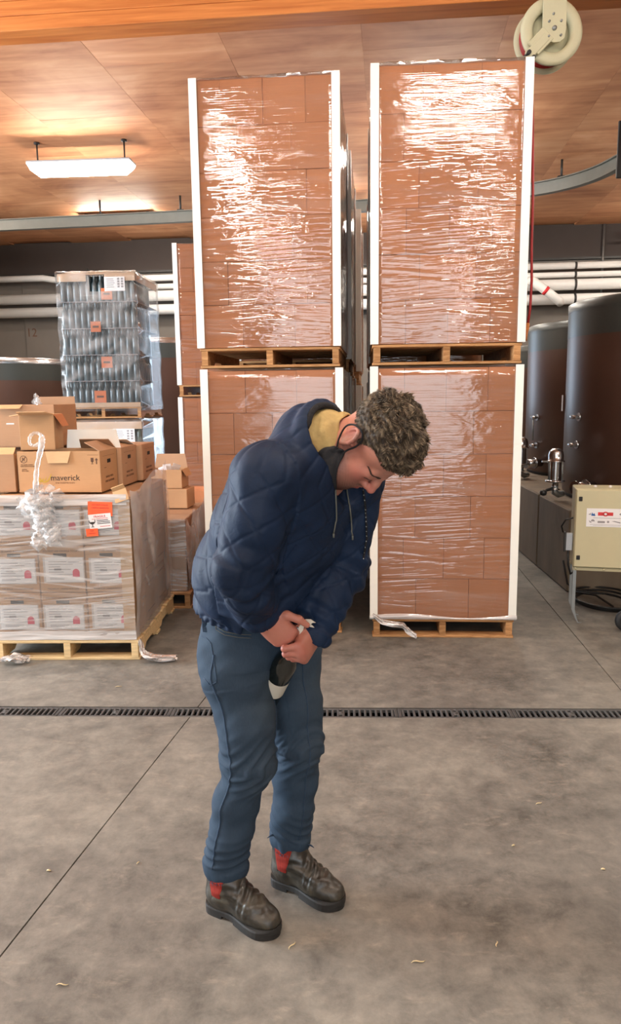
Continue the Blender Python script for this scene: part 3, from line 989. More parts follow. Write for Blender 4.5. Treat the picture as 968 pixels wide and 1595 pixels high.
    P = [(-.555, -.035, H - .02), (-.548, -.045, H + .08), (-.535, -.035, H + .20), (-.505, -.030, H + .31), (-.500, -.02, H + .36), (-.520, .02, H + .385), (-.56, .03, H + .40), (-.585, .01, H + .375), (-.580, -.01, H + .335), (-.548, -.02, H + .325), (-.515, -.02, H + .335)]
    S_ = spline(P); W_ = [.022, .017, .014, .018, .020, .012, .009, .010, .009, .010, .015]
    m.tube(S_, [W_[min(int(i / 6), 9)] * (1 - (i % 6) / 6) + W_[min(int(i / 6) + 1, 10)] * ((i % 6) / 6) + .002 * math.sin(i * 2.1) for i in range(len(S_))], 9)
    for q in range(9):
        b = Vector((-.535 + r.uniform(-.05, .09), -.045, H - .02 - q * .030))
        rr_ = .055 - .003 * q
        def fn(u, v, b=b, rr_=rr_, q=q):
            a = (u - .5) * 2.6
            k = 1 + .35 * math.sin(u * 19 + q) * math.sin(v * 13 + q * 2)
            return (b.x + rr_ * 1.5 * math.sin(a) * k, b.y - .012 - .022 * math.cos(a) * k + .012 * math.sin(v * 9 + q), b.z + (v - .5) * .11 + .012 * math.sin(u * 11))
        m.grid(9, 7, fn)
    for q in range(8):                           # ruffle at the foot of the tail
        a0 = q * .8
        def fn2(u, v, a0=a0):
            rad = .03 + .075 * v
            a = a0 + u * 1.3
            return (-.500 + rad * math.cos(a) * (1 + .2 * math.sin(u * 9)), -.050 - .02 * math.sin(v * 5 + a0), H + .015 + .7 * rad * math.sin(a) + .006 * math.sin(u * 20))
        m.grid(6, 4, fn2)
    m.build('film_tail', M['film_rope'], L)['label'] = 'knotted tail of clear film hanging over the cartons'
    return L
labelled_load()

# ------------------------------------------------------------------ loose cartons
def carton(label, w, d, h, loc, rz, mat='kraft', flaps=(), closed=False, inside='kraft_in', name='carton', tape=False, group=None):
    """a carton box: origin at the middle of its base; flaps = (side, length, angle from flat outwards, material)"""
    t = thing(name, label, 'carton', loc, rz, group)
    th = .005
    m = MB()
    if closed:
        m.bx((-w / 2, -d / 2, 0), (w / 2, d / 2, h), ch=.005)
        m.build('body', M[mat], t)
    else:
        m.bx((-w / 2, -d / 2, 0), (w / 2, d / 2, th))
        m.bx((-w / 2, -d / 2, 0), (w / 2, -d / 2 + th, h), ch=.0015)
        m.bx((-w / 2, d / 2 - th, 0), (w / 2, d / 2, h), ch=.0015)
        m.bx((-w / 2, -d / 2, 0), (-w / 2 + th, d / 2, h), ch=.0015)
        m.bx((w / 2 - th, -d / 2, 0), (w / 2, d / 2, h), ch=.0015)
        m.build('body', M[mat], t)
        MB().bx((-w / 2 + th, -d / 2 + th, th), (w / 2 - th, d / 2 - th, h * .55)).build('shade_fill', M['black_hole'], t)  # near-black block whose colour stands for the shade inside an open carton
    for fl in flaps:
        side, ln, ang = fl[:3]
        fm = M[fl[3]] if len(fl) > 3 else M[inside]
        frac = fl[4] if len(fl) > 4 else (0, 1)
        f = MB()
        W_ = w if side in 'fb' else d
        x0, x1 = -W_ / 2 + W_ * frac[0] + .003, -W_ / 2 + W_ * frac[1] - .003
        sk = .02 if ln > .06 else .004
        f.prism([(x0, 0), (x1, 0), (x1 - sk, ln), (x0 + sk, ln)], (0, .004, 0), (0, 0, 0), (1, 0, 0), (0, 0, 1))
        o = f.build('flap', fm, t)
        A = R(ang)
        # ang: 0 = standing straight up, 90 = lying flat outwards, -90 folded in
        if side == 'f':
            o.location = (0, -d / 2, h); o.rotation_euler = (A, 0, 0)
        elif side == 'b':
            o.location = (0, d / 2, h); o.rotation_euler = (A, 0, PI)
        elif side == 'r':
            o.location = (w / 2, 0, h); o.rotation_euler = (A, 0, PI / 2)
        else:
            o.location = (-w / 2, 0, h); o.rotation_euler = (A, 0, -PI / 2)
    if tape:
        MB().bx((-w / 2 - .0006, -.03, h * .75), (w / 2 + .0006, .03, h + .0012)).build('tape', M['tray'], t)
    return t

ZT = .1325 + 3 * .303 + .012           # top of the labelled block
yM = R(-2.5)
def side_print(t, w, d, h):
    a = link('side_print', print_mesh('side_print', [('HANDLE WITH', .020, 0, .088), ('CARE GLASSWARE', .020, 0, .060), rect(-.09, .148, -.05, .151), rect(-.11, .225, .11, .2265)], M['ink_brown']), t)
    a.rotation_euler = (0, 0, PI / 2); a.location = (w / 2, 0, 0); a['kind'] = 'stuff'
    hl = MB().bx((w / 2 - .002, -.030, h - .085), (w / 2 + .0014, .030, h - .060), ch=.001).build('handle_hole', M['black_hole'], t)
mw, md, mh = .545, .31, .262
mc = carton('long kraft carton printed with a dark wordmark and yellow leaf, front of row', mw, md, mh, (-1.775, 4.79, ZT), yM, 'kraft',
            [('f', .075, 172, 'kraft_in', (.34, .66)), ('r', .12, -62, 'kraft_grey'), ('b', .10, -50, 'kraft_grey', (0, .45))])
px0 = -mw / 2
mk = [('maverick', .053, .048, .092)]
o = link('wordmark', print_mesh('wordmark', mk, M['ink']), mc); o.location = (-.012, -md / 2, 0)
o = link('small_wordmark', print_mesh('small_wordmark', [('E N T E R P R I S E S', .0145, .046, .060)], M['ink_brown']), mc); o.location = (-.012, -md / 2, 0)
lf = arc_band(-.10, .098, .028, .036, PI * 1.05, PI * 1.95, 10) + arc_band(-.135, .098, .026, .034, PI * 1.1, PI * 1.9, 10) + [([(-.068, .098), (-.052, .122), (-.060, .090)],), ([(-.10, .075), (-.085, .105), (-.092, .072)],)]
o = link('leaf_mark', print_mesh('leaf_mark', lf, M['ink_olive']), mc); o.location = (0, -md / 2, 0)
sy = arc_band(px0 + .042, .212, .021, .0245, 0, 2 * PI, 20) + [([(px0 + .026, .198), (px0 + .030, .195), (px0 + .058, .226), (px0 + .054, .229)],), rect(px0 + .034, .204, px0 + .040, .224), rect(px0 + .046, .200, px0 + .050, .214)]
sy += [('NO HAND HOOKS', .0095, px0 + .062, .177), ('KEEP FROM MOISTURE', .0095, px0 + .068, .167), ('HANDLE', .0085, px0 + .044, .147), ('WITH CARE', .0085, px0 + .048, .137)]
# goblet and arrows
gx = mw / 2 - .052
sy += [rect(gx - .009, .196, gx + .009, .220), rect(gx - .002, .183, gx + .002, .197), rect(gx - .008, .180, gx + .008, .183), ([(gx - .009, .197), (gx + .009, .197), (gx, .188)],),
       rect(gx + .024, .180, gx + .032, .206), ([(gx + .017, .205), (gx + .039, .205), (gx + .028, .220)],), rect(gx - .030, .2365, gx + .040, .2385)]
o = tag(link('handling_marks', print_mesh('handling_marks', sy, M['ink_brown']), mc), kind='stuff'); o.location = (0, -md / 2, 0)
side_print(mc, mw, md, mh)
mc2 = carton('middle kraft carton of the row behind the wordmark carton, its white-lined flap raised', mw, md, mh, (-1.730, 5.108, ZT), yM, 'kraft_grey',
             [('f', .125, 8, 'white_board', (.30, 1.0)), ('r', .12, -75, 'kraft_grey'), ('b', .14, -70, 'white_board', (0, .35))])
side_print(mc2, mw, md, mh)
mc3 = carton('rearmost kraft carton of the row behind the wordmark carton, closed lid', mw, md, mh, (-1.675, 5.425, ZT), yM, 'kraft_grey', closed=True)
side_print(mc3, mw, md, mh)

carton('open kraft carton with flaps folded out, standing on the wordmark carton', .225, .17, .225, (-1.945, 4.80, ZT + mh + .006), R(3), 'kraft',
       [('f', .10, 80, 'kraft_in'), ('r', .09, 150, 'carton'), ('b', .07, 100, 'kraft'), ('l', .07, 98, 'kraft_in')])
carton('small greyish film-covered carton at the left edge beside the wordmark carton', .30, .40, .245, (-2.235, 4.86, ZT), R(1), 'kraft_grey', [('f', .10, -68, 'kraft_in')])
big = carton('large brown carton with a white slot handle, behind the open carton', .56, .40, .285, (-2.20, 5.19, ZT + mh + .006), R(-1), 'kraft_grey',
             [('b', .055, 10, 'kraft_grey', (0, .5)), ('f', .05, 120, 'kraft_in', (.30, .62))])
MB().bx((-.06, -.2015, .155), (-.005, -.1990, .164), ch=.0008).build('slot_handle', M['paper'], big)
m = MB()
for q in range(4):
    def fn(u, v, q=q):
        return (.12 + .05 * (u - .5) * (1.4 - v) + .006 * math.sin(v * 9 + q), -.10 + .015 * math.sin(u * 7 + q * 2), .285 + .075 * v * (1 - .5 * abs(u - .45)) + .004 * q)
    m.grid(5, 5, fn)
tl = m.build('film_scrap', M['film_rope'], big)

# ------------------------------------------------------------------ second wrapped pallet, behind the first on the left
make_pallet('wooden_pallet', 'worn brown pallet under the low wrapped load, behind the labelled cartons', 0.95, 1.05, (-1.645, 6.10, 0), R(1), None, nb=7)
def low_load():
    L = thing('wrapped_low_load', 'low film-wrapped carton load behind the white-labelled block', 'boxes', (-1.66, 6.10, .1325), R(1))
    w, d, rh = .90, .96, .285
    b = MB().bx((0, 0, 0), (.30, d / 3 - .004, rh - .003), ch=.005).mesh('carton', M['kraft_grey'])
    for k in range(2):
        for q in range(3):
            for s in (0, 1):
                o = link('carton', b, L); o.location = (w / 2 - .30 - s * .305, -d / 2 + q * d / 3 + .002, k * rh + .001)
    r = random.Random(3)
    def fn(u, v):
        top = 2 * rh + .03 - (.16 * max(0, 1 - abs(u - .18) / .2)) + .03 * math.sin(u * 8)
        return (w / 2 + .012 + .008 * math.sin(u * 9 + v * 7) + r.uniform(-.002, .002), -d / 2 - .01 + (d + .02) * u, (top) * v + .002)
    MB().grid(20, 16, fn).build('side_wrap', M['film_side'], L, fix=False)
    def fn(u, v):
        return (-w / 2 + (w + .01) * u, -d / 2 - .012 + .004 * math.sin(u * 9 + v * 7), (2 * rh + .01) * v + .002)
    MB().grid(12, 8, fn).build('stretch_wrap', M['film_white'], L, fix=False)
low_load()
zl = .1325 + .57 + .006
carton('closed kraft carton on the low wrapped load, right of the wordmark carton row', .26, .24, .165, (-1.405, 6.30, zl), R(-4), 'kraft', [], closed=True)
cb = carton('open kraft carton above the closed one, white paper poking from it', .30, .22, .16, (-1.475, 6.32, zl + .168), R(-3), 'kraft', [('r', .07, 150, 'kraft'), ('b', .12, 5, 'kraft_grey')])
m = MB()
for q in range(4):
    m.box((-.02 + q * .028, -.06 + .02 * q, .135 + .018 * (q % 2)), (.07, .004, .10), Euler((R(8 * q - 10), R(14 * q - 20), R(12 * q))))
m.build('paper_padding', M['paper'], cb)
z = 0
for k, (hh_, mt, lb) in enumerate(((.36, 'kraft', 'lowest'), (.22, 'kraft_grey', 'middle'), (.22, 'carton', 'topmost'))):
    carton(f'{lb} carton of the narrow carton pile against the left brown tower', .24, .30, hh_, (-1.30, 6.80, z), R(2 - 2 * k), mt, [], closed=True)
    z += hh_ + .002

# ------------------------------------------------------------------ ceiling lamps, rail, hose reel, pipes
def make_lamp(label, loc, rz, L=1.28, group='ceiling lamps out of sight'):
    t = thing('ceiling_lamp', label, 'lamp', loc, rz, group)
    w = .26
    m = MB()
    m.bx((-L / 2, -w / 2, .0), (L / 2, w / 2, .030), ch=.008)
    m.build('housing', M['grey_plastic'], t)
    # prismatic diffuser with sloping ends
    prof = [(-w / 2 + .006, 0), (-w / 2 + .012, -.07), (-w / 2 + .06, -.115), (w / 2 - .06, -.115), (w / 2 - .012, -.07), (w / 2 - .006, 0)]
    xs = [(-L / 2 + .006, .0, 1), (-L / 2 + .03, .55, 1), (-L / 2 + .10, 1, 1), (L / 2 - .10, 1, 1), (L / 2 - .03, .55, 1), (L / 2 - .006, .0, 1)]
    vs = [(x, y, z * k) for x, k, _ in xs for y, z in prof]
    n = len(prof)
    fs = [(i * n + j, i * n + j + 1, (i + 1) * n + j + 1, (i + 1) * n + j) for i in range(len(xs) - 1) for j in range(n - 1)]
    m = MB(); m.add(vs, fs, 0, False); m.build('diffuser', M['lamp'], t)
    for s in (-1, 1):
        m = MB()
        m.tube([(s * (L / 2 - .10), 0, .03), (s * (L / 2 - .10), 0, CEIL - loc[2] - .004)], .010, 8)
        m.lathe([(0, CEIL - loc[2] - .02), (.035, CEIL - loc[2] - .02), (.035, CEIL - loc[2] - .002), (0, CEIL - loc[2] - .002)], 12, (s * (L / 2 - .10), 0, 0))
        m.build('hanger_rod', M['dark_iron'], t)
    return t
make_lamp('glowing white ceiling lamp hanging at upper left', (-3.10, 9.42, 4.45), R(-1.5), group=None)
WHERE = ['over the floor before the right tower', 'turned lengthwise over the floor left of the man', 'far left over the labelled pallet side', 'far right in front of the beige cabinet', 'right behind the right tower top', 'over the second brown tank', 'behind the left tower, second row', 'behind the right tower, by the back wall', 'at the left wall before the left tank', 'behind the photographer, left', 'behind the photographer, right', 'added to brighten the white pipes far right', 'added above the left tank to brighten the wall, lengthwise']
LAMPS = [(1.02, 1.98, 0), (-1.72, 1.0, 90), (-4.6, 2.6, 0), (3.6, 2.4, 0), (1.25, 9.35, 0), (4.6, 8.6, 0), (-0.35, 12.2, 0), (1.6, 13.0, 0), (-6.6, 6.2, 0), (-2.2, -3.4, 0), (2.2, -3.4, 0), (5.7, 12.2, 0), (-6.4, 11.2, 90)]  # the last two are added, unseen lamps that brighten the back wall and pipes
for k, (x, y, a) in enumerate(LAMPS):
    make_lamp(f'ceiling lamp out of sight, {WHERE[k]}', (x, y, 4.45), R(a), L=1.06 if k == 0 else 1.28)

make_lamp('white ceiling lamp close behind the grey rail at left', (-3.7, 12.95, 4.655), R(-4), group=None)

def build_rail():
    t = thing('crane_rail', 'grey monorail track hung below the plywood, curving toward the right', 'rail', (0, 0, 4.325))
    P = [(-7.8, 12.60), (-5.42, 12.28), (-2.34, 11.95), (0.4, 11.55), (1.7, 11.25), (2.4, 11.0), (2.85, 10.76), (3.14, 10.48), (3.33, 10.15), (3.44, 9.75), (3.52, 9.2), (3.60, 8.4), (3.66, 7.2), (3.70, 5.5)]
    # smooth it
    Q = [Vector((x, y, 0)) for x, y in P]
    S = []
    for i in range(len(Q) - 1):
        p0, p1, p2, p3 = Q[max(i - 1, 0)], Q[i], Q[i + 1], Q[min(i + 2, len(Q) - 1)]
        for k in range(5):
            u = k / 5
            S.append(.5 * ((2 * p1) + (p2 - p0) * u + (2 * p0 - 5 * p1 + 4 * p2 - p3) * u * u + (3 * p1 - p0 - 3 * p2 + p3) * u ** 3))
    S.append(Q[-1])
    m = MB()
    sec = [(-.05, -.085), (.05, -.085), (.05, -.072), (.008, -.072), (.008, .072), (.05, .072), (.05, .085), (-.05, .085), (-.05, .072), (-.008, .072), (-.008, -.072), (-.05, -.072)]
    n = len(sec); vs = []
    for i, p in enumerate(S):
        d = (S[min(i + 1, len(S) - 1)] - S[max(i - 1, 0)]).normalized()
        nn = Vector((-d.y, d.x, 0))
        for a, b in sec:
            vs.append((p.x + nn.x * a, p.y + nn.y * a, b + .085))
    fs = [(i * n + k, i * n + (k + 1) % n, (i + 1) * n + (k + 1) % n, (i + 1) * n + k) for i in range(len(S) - 1) for k in range(n)]
    m.add(vs, fs); m.build('track', M['rail'], t)
    for (x, y) in ((-6.6, 12.44), (-3.73, 12.12), (-2.42, 11.96), (-.2, 11.66), (1.7, 11.25), (3.02, 10.61), (3.56, 8.8), (3.66, 7.2)):
        m = MB()
        m.tube([(x, y, .16), (x, y, CEIL - 4.325 + .01)], .016, 8)
        m.bx((x - .05, y - .03, .168), (x + .05, y + .03, .188))
        m.build('hanger', M['dark_iron'], t)
build_rail()
def build_trolley():
    t = thing('hoist_trolley', 'dark grey hoist trolley plate at the right edge, on the rail', 'trolley', (3.07, 8.25, 3.84))
    m = MB(); m.bx((-.16, -.012, 0), (.16, .012, .56), ch=.006)
    m.build('side_plate', M['dark_iron'], t)
    m = MB(); m.bx((-.13, .012, .03), (.36, .10, .12), ch=.006); m.bx((-.05, .0, .54), (.58, .06, .60)); m.build('yoke', M['rail'], t)
    m = MB()
    m.tube([(-.10, .03, .50), (-.10, .03, CEIL - 3.84)], .014, 8); m.build('drop_rod', M['dark_iron'], t)
build_trolley()

def build_reel():
    t = thing('hose_reel', 'round beige hose reel hanging from the beam above the right tower', 'hose reel', (1.40, 5.33, 3.965), R(6))
    ax = Matrix.Rotation(PI / 2, 3, 'X')
    m = MB()
    ro = .205
    prof = [(.125, .012), (.130, .055), (.150, .062), (.185, .062), (ro, .050), (ro, .035), (.18, .030), (.135, .010)]
    m.lathe(prof + [prof[0]], 48, (0, 0, 0), 0, ax)
    m.build('front_flange', M['reel'], t)
    m = MB()
    m.lathe([(0, .012), (.132, .012), (.132, -.06), (.150, -.095), (ro, -.095), (ro, -.083), (.15, -.083), (0, -.060)], 48, (0, 0, 0), 0, ax)
    m.build('drum', M['reel'], t)
    m = MB()
    for q in range(5):
        m.lathe([(.165 + .012 * math.cos(a), -.068 + .020 * q * .95 + .012 * math.sin(a)) for a in [k * PI / 4 for k in range(9)]], 40, (0, 0, 0), 0, ax)
    m.build('wound_hose', M['red_hose'], t)
    m = MB()
    # mounting plate from the beam down to the hub, running into the guide arm
    m.prism([(-.075, .30), (.075, .30), (.080, .0), (.070, -.055), (.040, -.078), (.0, -.082), (-.045, -.070), (-.075, -.02)], (0, .012, 0), (0, -.088, 0), (1, 0, 0), (0, 0, 1))
    a = Euler((0, R(48), 0))
    m.box((-.105, -.080, -.105), (.17, .030, .060), Euler((0, R(-45), 0)), 0, .006)
    m.box((-.085, -.086, -.075), (.14, .012, .10), Euler((0, R(-45), 0)), 0, .004)
    m.build('bracket', M['reel'], t)
    m = MB()
    m.lathe([(0, .108), (.012, .106), (.014, .100), (.014, .086), (0, .086)], 16, (0, 0, 0), 0, ax)
    for (bx_, bz) in ((-.008, .085), (-.035, .040), (.045, .045), (.045, -.040), (-.035, -.048)):
        m.lathe([(0, .100), (.007, .0985), (.007, .086), (0, .086)], 10, (bx_, 0, bz), 0, ax)
    m.build('bolts', M['dull_steel'], t)
    m = MB()
    m.tube([(-.165, -.11, -.150), (-.165, -.04, -.150)], .014, 10); m.tube([(-.135, -.11, -.180), (-.135, -.04, -.180)], .014, 10)
    m.build('rollers', M['black'], t)
    h = thing('air_hose', 'thin red hose hanging down beside the right tower corner', 'hose', (0, 0, 0))
    m = MB()
    m.tube([(1.272, 5.25, 3.80), (1.276, 5.18, 3.4), (1.274, 5.10, 2.9), (1.276, 5.10, 2.6), (1.284, 5.10, 2.38), (1.280, 5.10, 2.2), (1.268, 5.10, 2.10)], .0085, 10)
    m.build('hose', M['red_hose'], h)
    m = MB(); m.tube([(1.269, 5.10, 2.105), (1.265, 5.10, 2.07), (1.262, 5.10, 2.04), (1.260, 5.10, 1.99)], [.012, .012, .008, .006], 10)
    m.build('coupling', M['glulam'], h)
build_reel()

def build_pipes():
    # insulated glycol lines along the back wall
    names = ['uppermost', 'second', 'third', 'lowest']
    spec = [(3.955, .062, 'uppermost'), (3.795, .050, 'second'), (3.615, .100, 'third'), (3.355, .098, 'lowest')]
    for z, r, w in spec:
        t = thing('insulated_pipe', f'{w} of the white jacketed pipes along the dark back wall', 'pipe', (0, 0, 0), BY, 'white pipes on the back wall')
        y = WALL_Y - .30
        m = MB()
        if w == 'uppermost':
            m.tube([(-8.2, y, z + .06), (-6.9, y, z + .06), (-6.72, y, z + .03), (-6.5, y, z), (7.8, y, z)], r, 14)
        elif w == 'second':
            m.tube([(-5.6, y, z), (7.8, y, z)], r, 14)
        else:
            m.tube([(-8.2, y, z), (7.8, y, z)], r, 14)
        m.build('jacket', M['pipe'], t)
        for x in (-6.3, -3.1, .2, 3.4, 5.0, 6.6):
            m = MB(); m.lathe([(r + .001, -.02), (r + .006, -.02), (r + .006, .02), (r + .001, .02)], 14, (x, y, z), 0, Matrix.Rotation(PI / 2, 3, 'Y'))
            m.build('clamp', M['dark_iron'], t)
    k = 0
    for x in (-5.92, 5.02):
        t = thing('pipe_hanger', {-5.92: 'thin dark rod hanger crossing the white pipes at far left', 5.02: 'thin dark rod hanger crossing the white pipes above the tanks at right'}[x], 'hanger', tuple(bld(x, WALL_Y - .43, 0)), BY, 'pipe hangers on the back wall')
        m = MB(); m.tube([(0, 0, 3.18), (0, 0, 4.16)], .014, 8)
        m.build('rod', M['dark_iron'], t)
        m = MB(); m.bx((-.03, .0, 4.10), (.03, .34, 4.14))
        for z, r, w in spec:
            m.bx((-.025, .0, z - r - .020), (.025, .30, z - r - .010))
        m.build('bracket_arms', M['dark_iron'], t)
    # sloping spur with a red band on the right
    t = thing('pipe_spur', 'short white diagonal pipe with a red band, right side', 'pipe', (0, 0, 0))
    a, b = Vector((3.60, 14.17, 3.66)), Vector((4.07, 14.13, 3.30))
    m = MB(); m.tube([a + Vector((-.05, .06, .02)), a, b, b + Vector((.04, .05, -.03))], .080, 14); m.build('jacket', M['pipe'], t)
    c = a.lerp(b, .48); dd = (b - a).normalized()
    m = MB(); m.tube([c - dd * .028, c + dd * .028], .084, 14); m.build('band', M['red'], t)
    t = thing('conduit', 'thin copper coloured conduit with a dark bell over the white pipes', 'conduit', tuple(bld(4.55, WALL_Y - .55, 0)), BY)
    m = MB(); m.tube([(0, 0, 3.0), (0, 0, 4.34), (.02, 0, 4.42), (-.05, 0, 4.45)], .022, 8); m.build('tube', simple('copper_tube', srgb(150, 116, 92), .5), t)
    m = MB(); m.lathe([(0, .10), (.05, .09), (.09, .05), (.10, 0), (0, 0)], 16, (-.12, 0, 4.45)); m.bx((-.30, -.03, 4.36), (-.05, .03, 4.40)); m.build('bell', M['dark_iron'], t)
    t = thing('drop_conduit', 'straight grey conduit dropping from the ceiling on the right', 'conduit', tuple(bld(3.93, WALL_Y - .10, 0)), BY)
    MB().tube([(0, 0, 3.0), (0, 0, CEIL - .01)], .022, 8).build('tube', M['dull_steel'], t)
build_pipes()

# ------------------------------------------------------------------ tanks
def make_tank(label, c, Rr, z0, z1, fit=(), group='brown jacketed tanks', seam=None, rim=True):
    t = thing('wine_tank', label, 'tank', (c[0], c[1], z0), 0, group)
    h = z1 - z0
    m = MB()
    m.lathe([(Rr * .98, 0), (Rr, .02), (Rr, h - .30)], 64); m.build('jacket', M['tank'], t)
    m = MB(); m.lathe([(Rr + .002, h - .30), (Rr + .002, h - .075)], 64); m.build('upper_band', M['tank_band'], t)
    m = MB(); m.lathe([(Rr + .004, h - .075), (Rr + .006, h), (Rr - .02, h + .012), (Rr * .75, h + .03), (.25, h + .06), (0, h + .06)], 64); m.build('shoulder', M['steel'] if rim else M['tank_band'], t)
    if seam is not None:
        a = R(seam)
        MB().box((Rr * math.cos(a), Rr * math.sin(a), h / 2 - .1), (.012, .03, h - .45), Euler((0, 0, a))).build('vertical_seam', M['tank_band'], t)
    for (az, zz, kind) in fit:
        a = R(az)
        d = Vector((math.cos(a), math.sin(a), 0))
        b = d * Rr + Vector((0, 0, zz))
        m = MB()
        if kind == 'valve':
            m.tube([b - d * .01, b + d * .07], .018, 10); m.tube([b + d * .05 - d.cross(Vector((0, 0, 1))) * .05, b + d * .05 + d.cross(Vector((0, 0, 1))) * .05], .014, 10)
            m.tube([b + d * .0, b + d * .008], .038, 14)
            m.build('sample_valve', M['steel'], t)
        elif kind == 'plate':
            m.box(b + d * .025, (.012, .11, .15), Euler((0, 0, a))); m.build('number_plate', M['paper'], t)
        elif kind == 'tube':
            m.tube([b + d * .05, b + d * .05 + Vector((0, 0, -.27))], .010, 8); m.build('level_tube', M['dull_steel'], t)
        elif kind == 'foot':
            m.tube([b - d * .02, b + d * .20], .045, 14); m.tube([b + d * .08, b + d * .10], .065, 16); m.tube([b + d * .20, b + d * .215], .062, 16)
            m.build('outlet_valve', M['steel'], t)
    # base ring standing on the kerb
    MB().lathe([(Rr * .8, -.03), (Rr * .97, -.03), (Rr * .97, .002)], 48).build('base_ring', M['dark_iron'], t)
    return t
make_tank('nearest brown tank, behind the beige cabinet', (3.145, 6.98), 1.0, .705, 2.44, [(192, .72, 'valve'), (191, .47, 'valve'), (163, .84, 'plate'), (206, .12, 'foot')], rim=False)
make_tank('second brown tank on the kerb, half hidden by the nearest one', (3.46, 9.22), 1.12, .705, 2.43, [(194, .65, 'valve'), (194, .32, 'valve'), (194, .65, 'tube'), (200, .12, 'foot')], rim=False)
make_tank('third brown tank on the kerb, mostly hidden by the right tower', (3.50, 11.62), 1.1, .705, 2.30, [], rim=False)
make_tank('brown tank with a bright steel rim at the left edge, behind the cartons', (-5.33, 11.05), 1.30, .032, 2.20, [], seam=-88)
make_tank('shiny topped brown tank seen between bottle pallet and rear stack', (-3.00, 12.6), 1.05, .032, 2.55, [], seam=None)

def make_cage(label, loc, s=1.0):
    t = thing('pressure_valve', label, 'valve', loc, 0, 'chrome valves at the tank feet')
    t.scale = (s, s, s)
    m = MB(); m.lathe([(0, .36), (.035, .355), (.062, .330), (.070, .295), (.070, .245), (.080, .243), (.080, .232), (.030, .230)], 24); m.build('dome', M['steel'], t)
    m = MB(); m.lathe([(.052, .232), (.052, .06)], 24); m.build('body', M['steel'], t)
    m = MB(); m.lathe([(.030, .06), (.090, .058), (.090, .044), (.030, .042), (.028, -.02), (.05, -.03), (0, -.03)], 24); m.build('flange', M['steel'], t)
    for k in range(4):
        a = k * PI / 2 + .6
        MB().tube([(.078 * math.cos(a), .078 * math.sin(a), .05), (.078 * math.cos(a), .078 * math.sin(a), .238)], .007, 8).build('tie_rod', M['dull_steel'], t)
    m = MB(); m.bx((-.13, -.012, .226), (-.05, .012, .244), ch=.004); m.build('side_lug', M['steel'], t)
    m = MB(); m.tube([(0, 0, .0), (0, 0, -.06), (.05, .04, -.085), (.10, .10, -.085)], .030, 12); m.build('pipe_elbow', M['dull_steel'], t)
    m = MB(); m.tube([(-.01, 0, -.02), (-.09, -.05, -.03), (-.14, -.09, -.055)], [.016, .014, .012], 10); m.lathe([(0, -.03), (.028, -.02), (.034, 0), (.028, .02), (0, .03)], 14, (-.13, -.085, -.05)); m.build('handle', M['black'], t)
    return t
make_cage('chrome domed valve on the kerb, in front of the nearest tank', (1.945, 6.66, .815), .95)
make_cage('chrome domed valve at the tower edge, farther along the kerb', (2.085, 8.48, .795), 1.0)

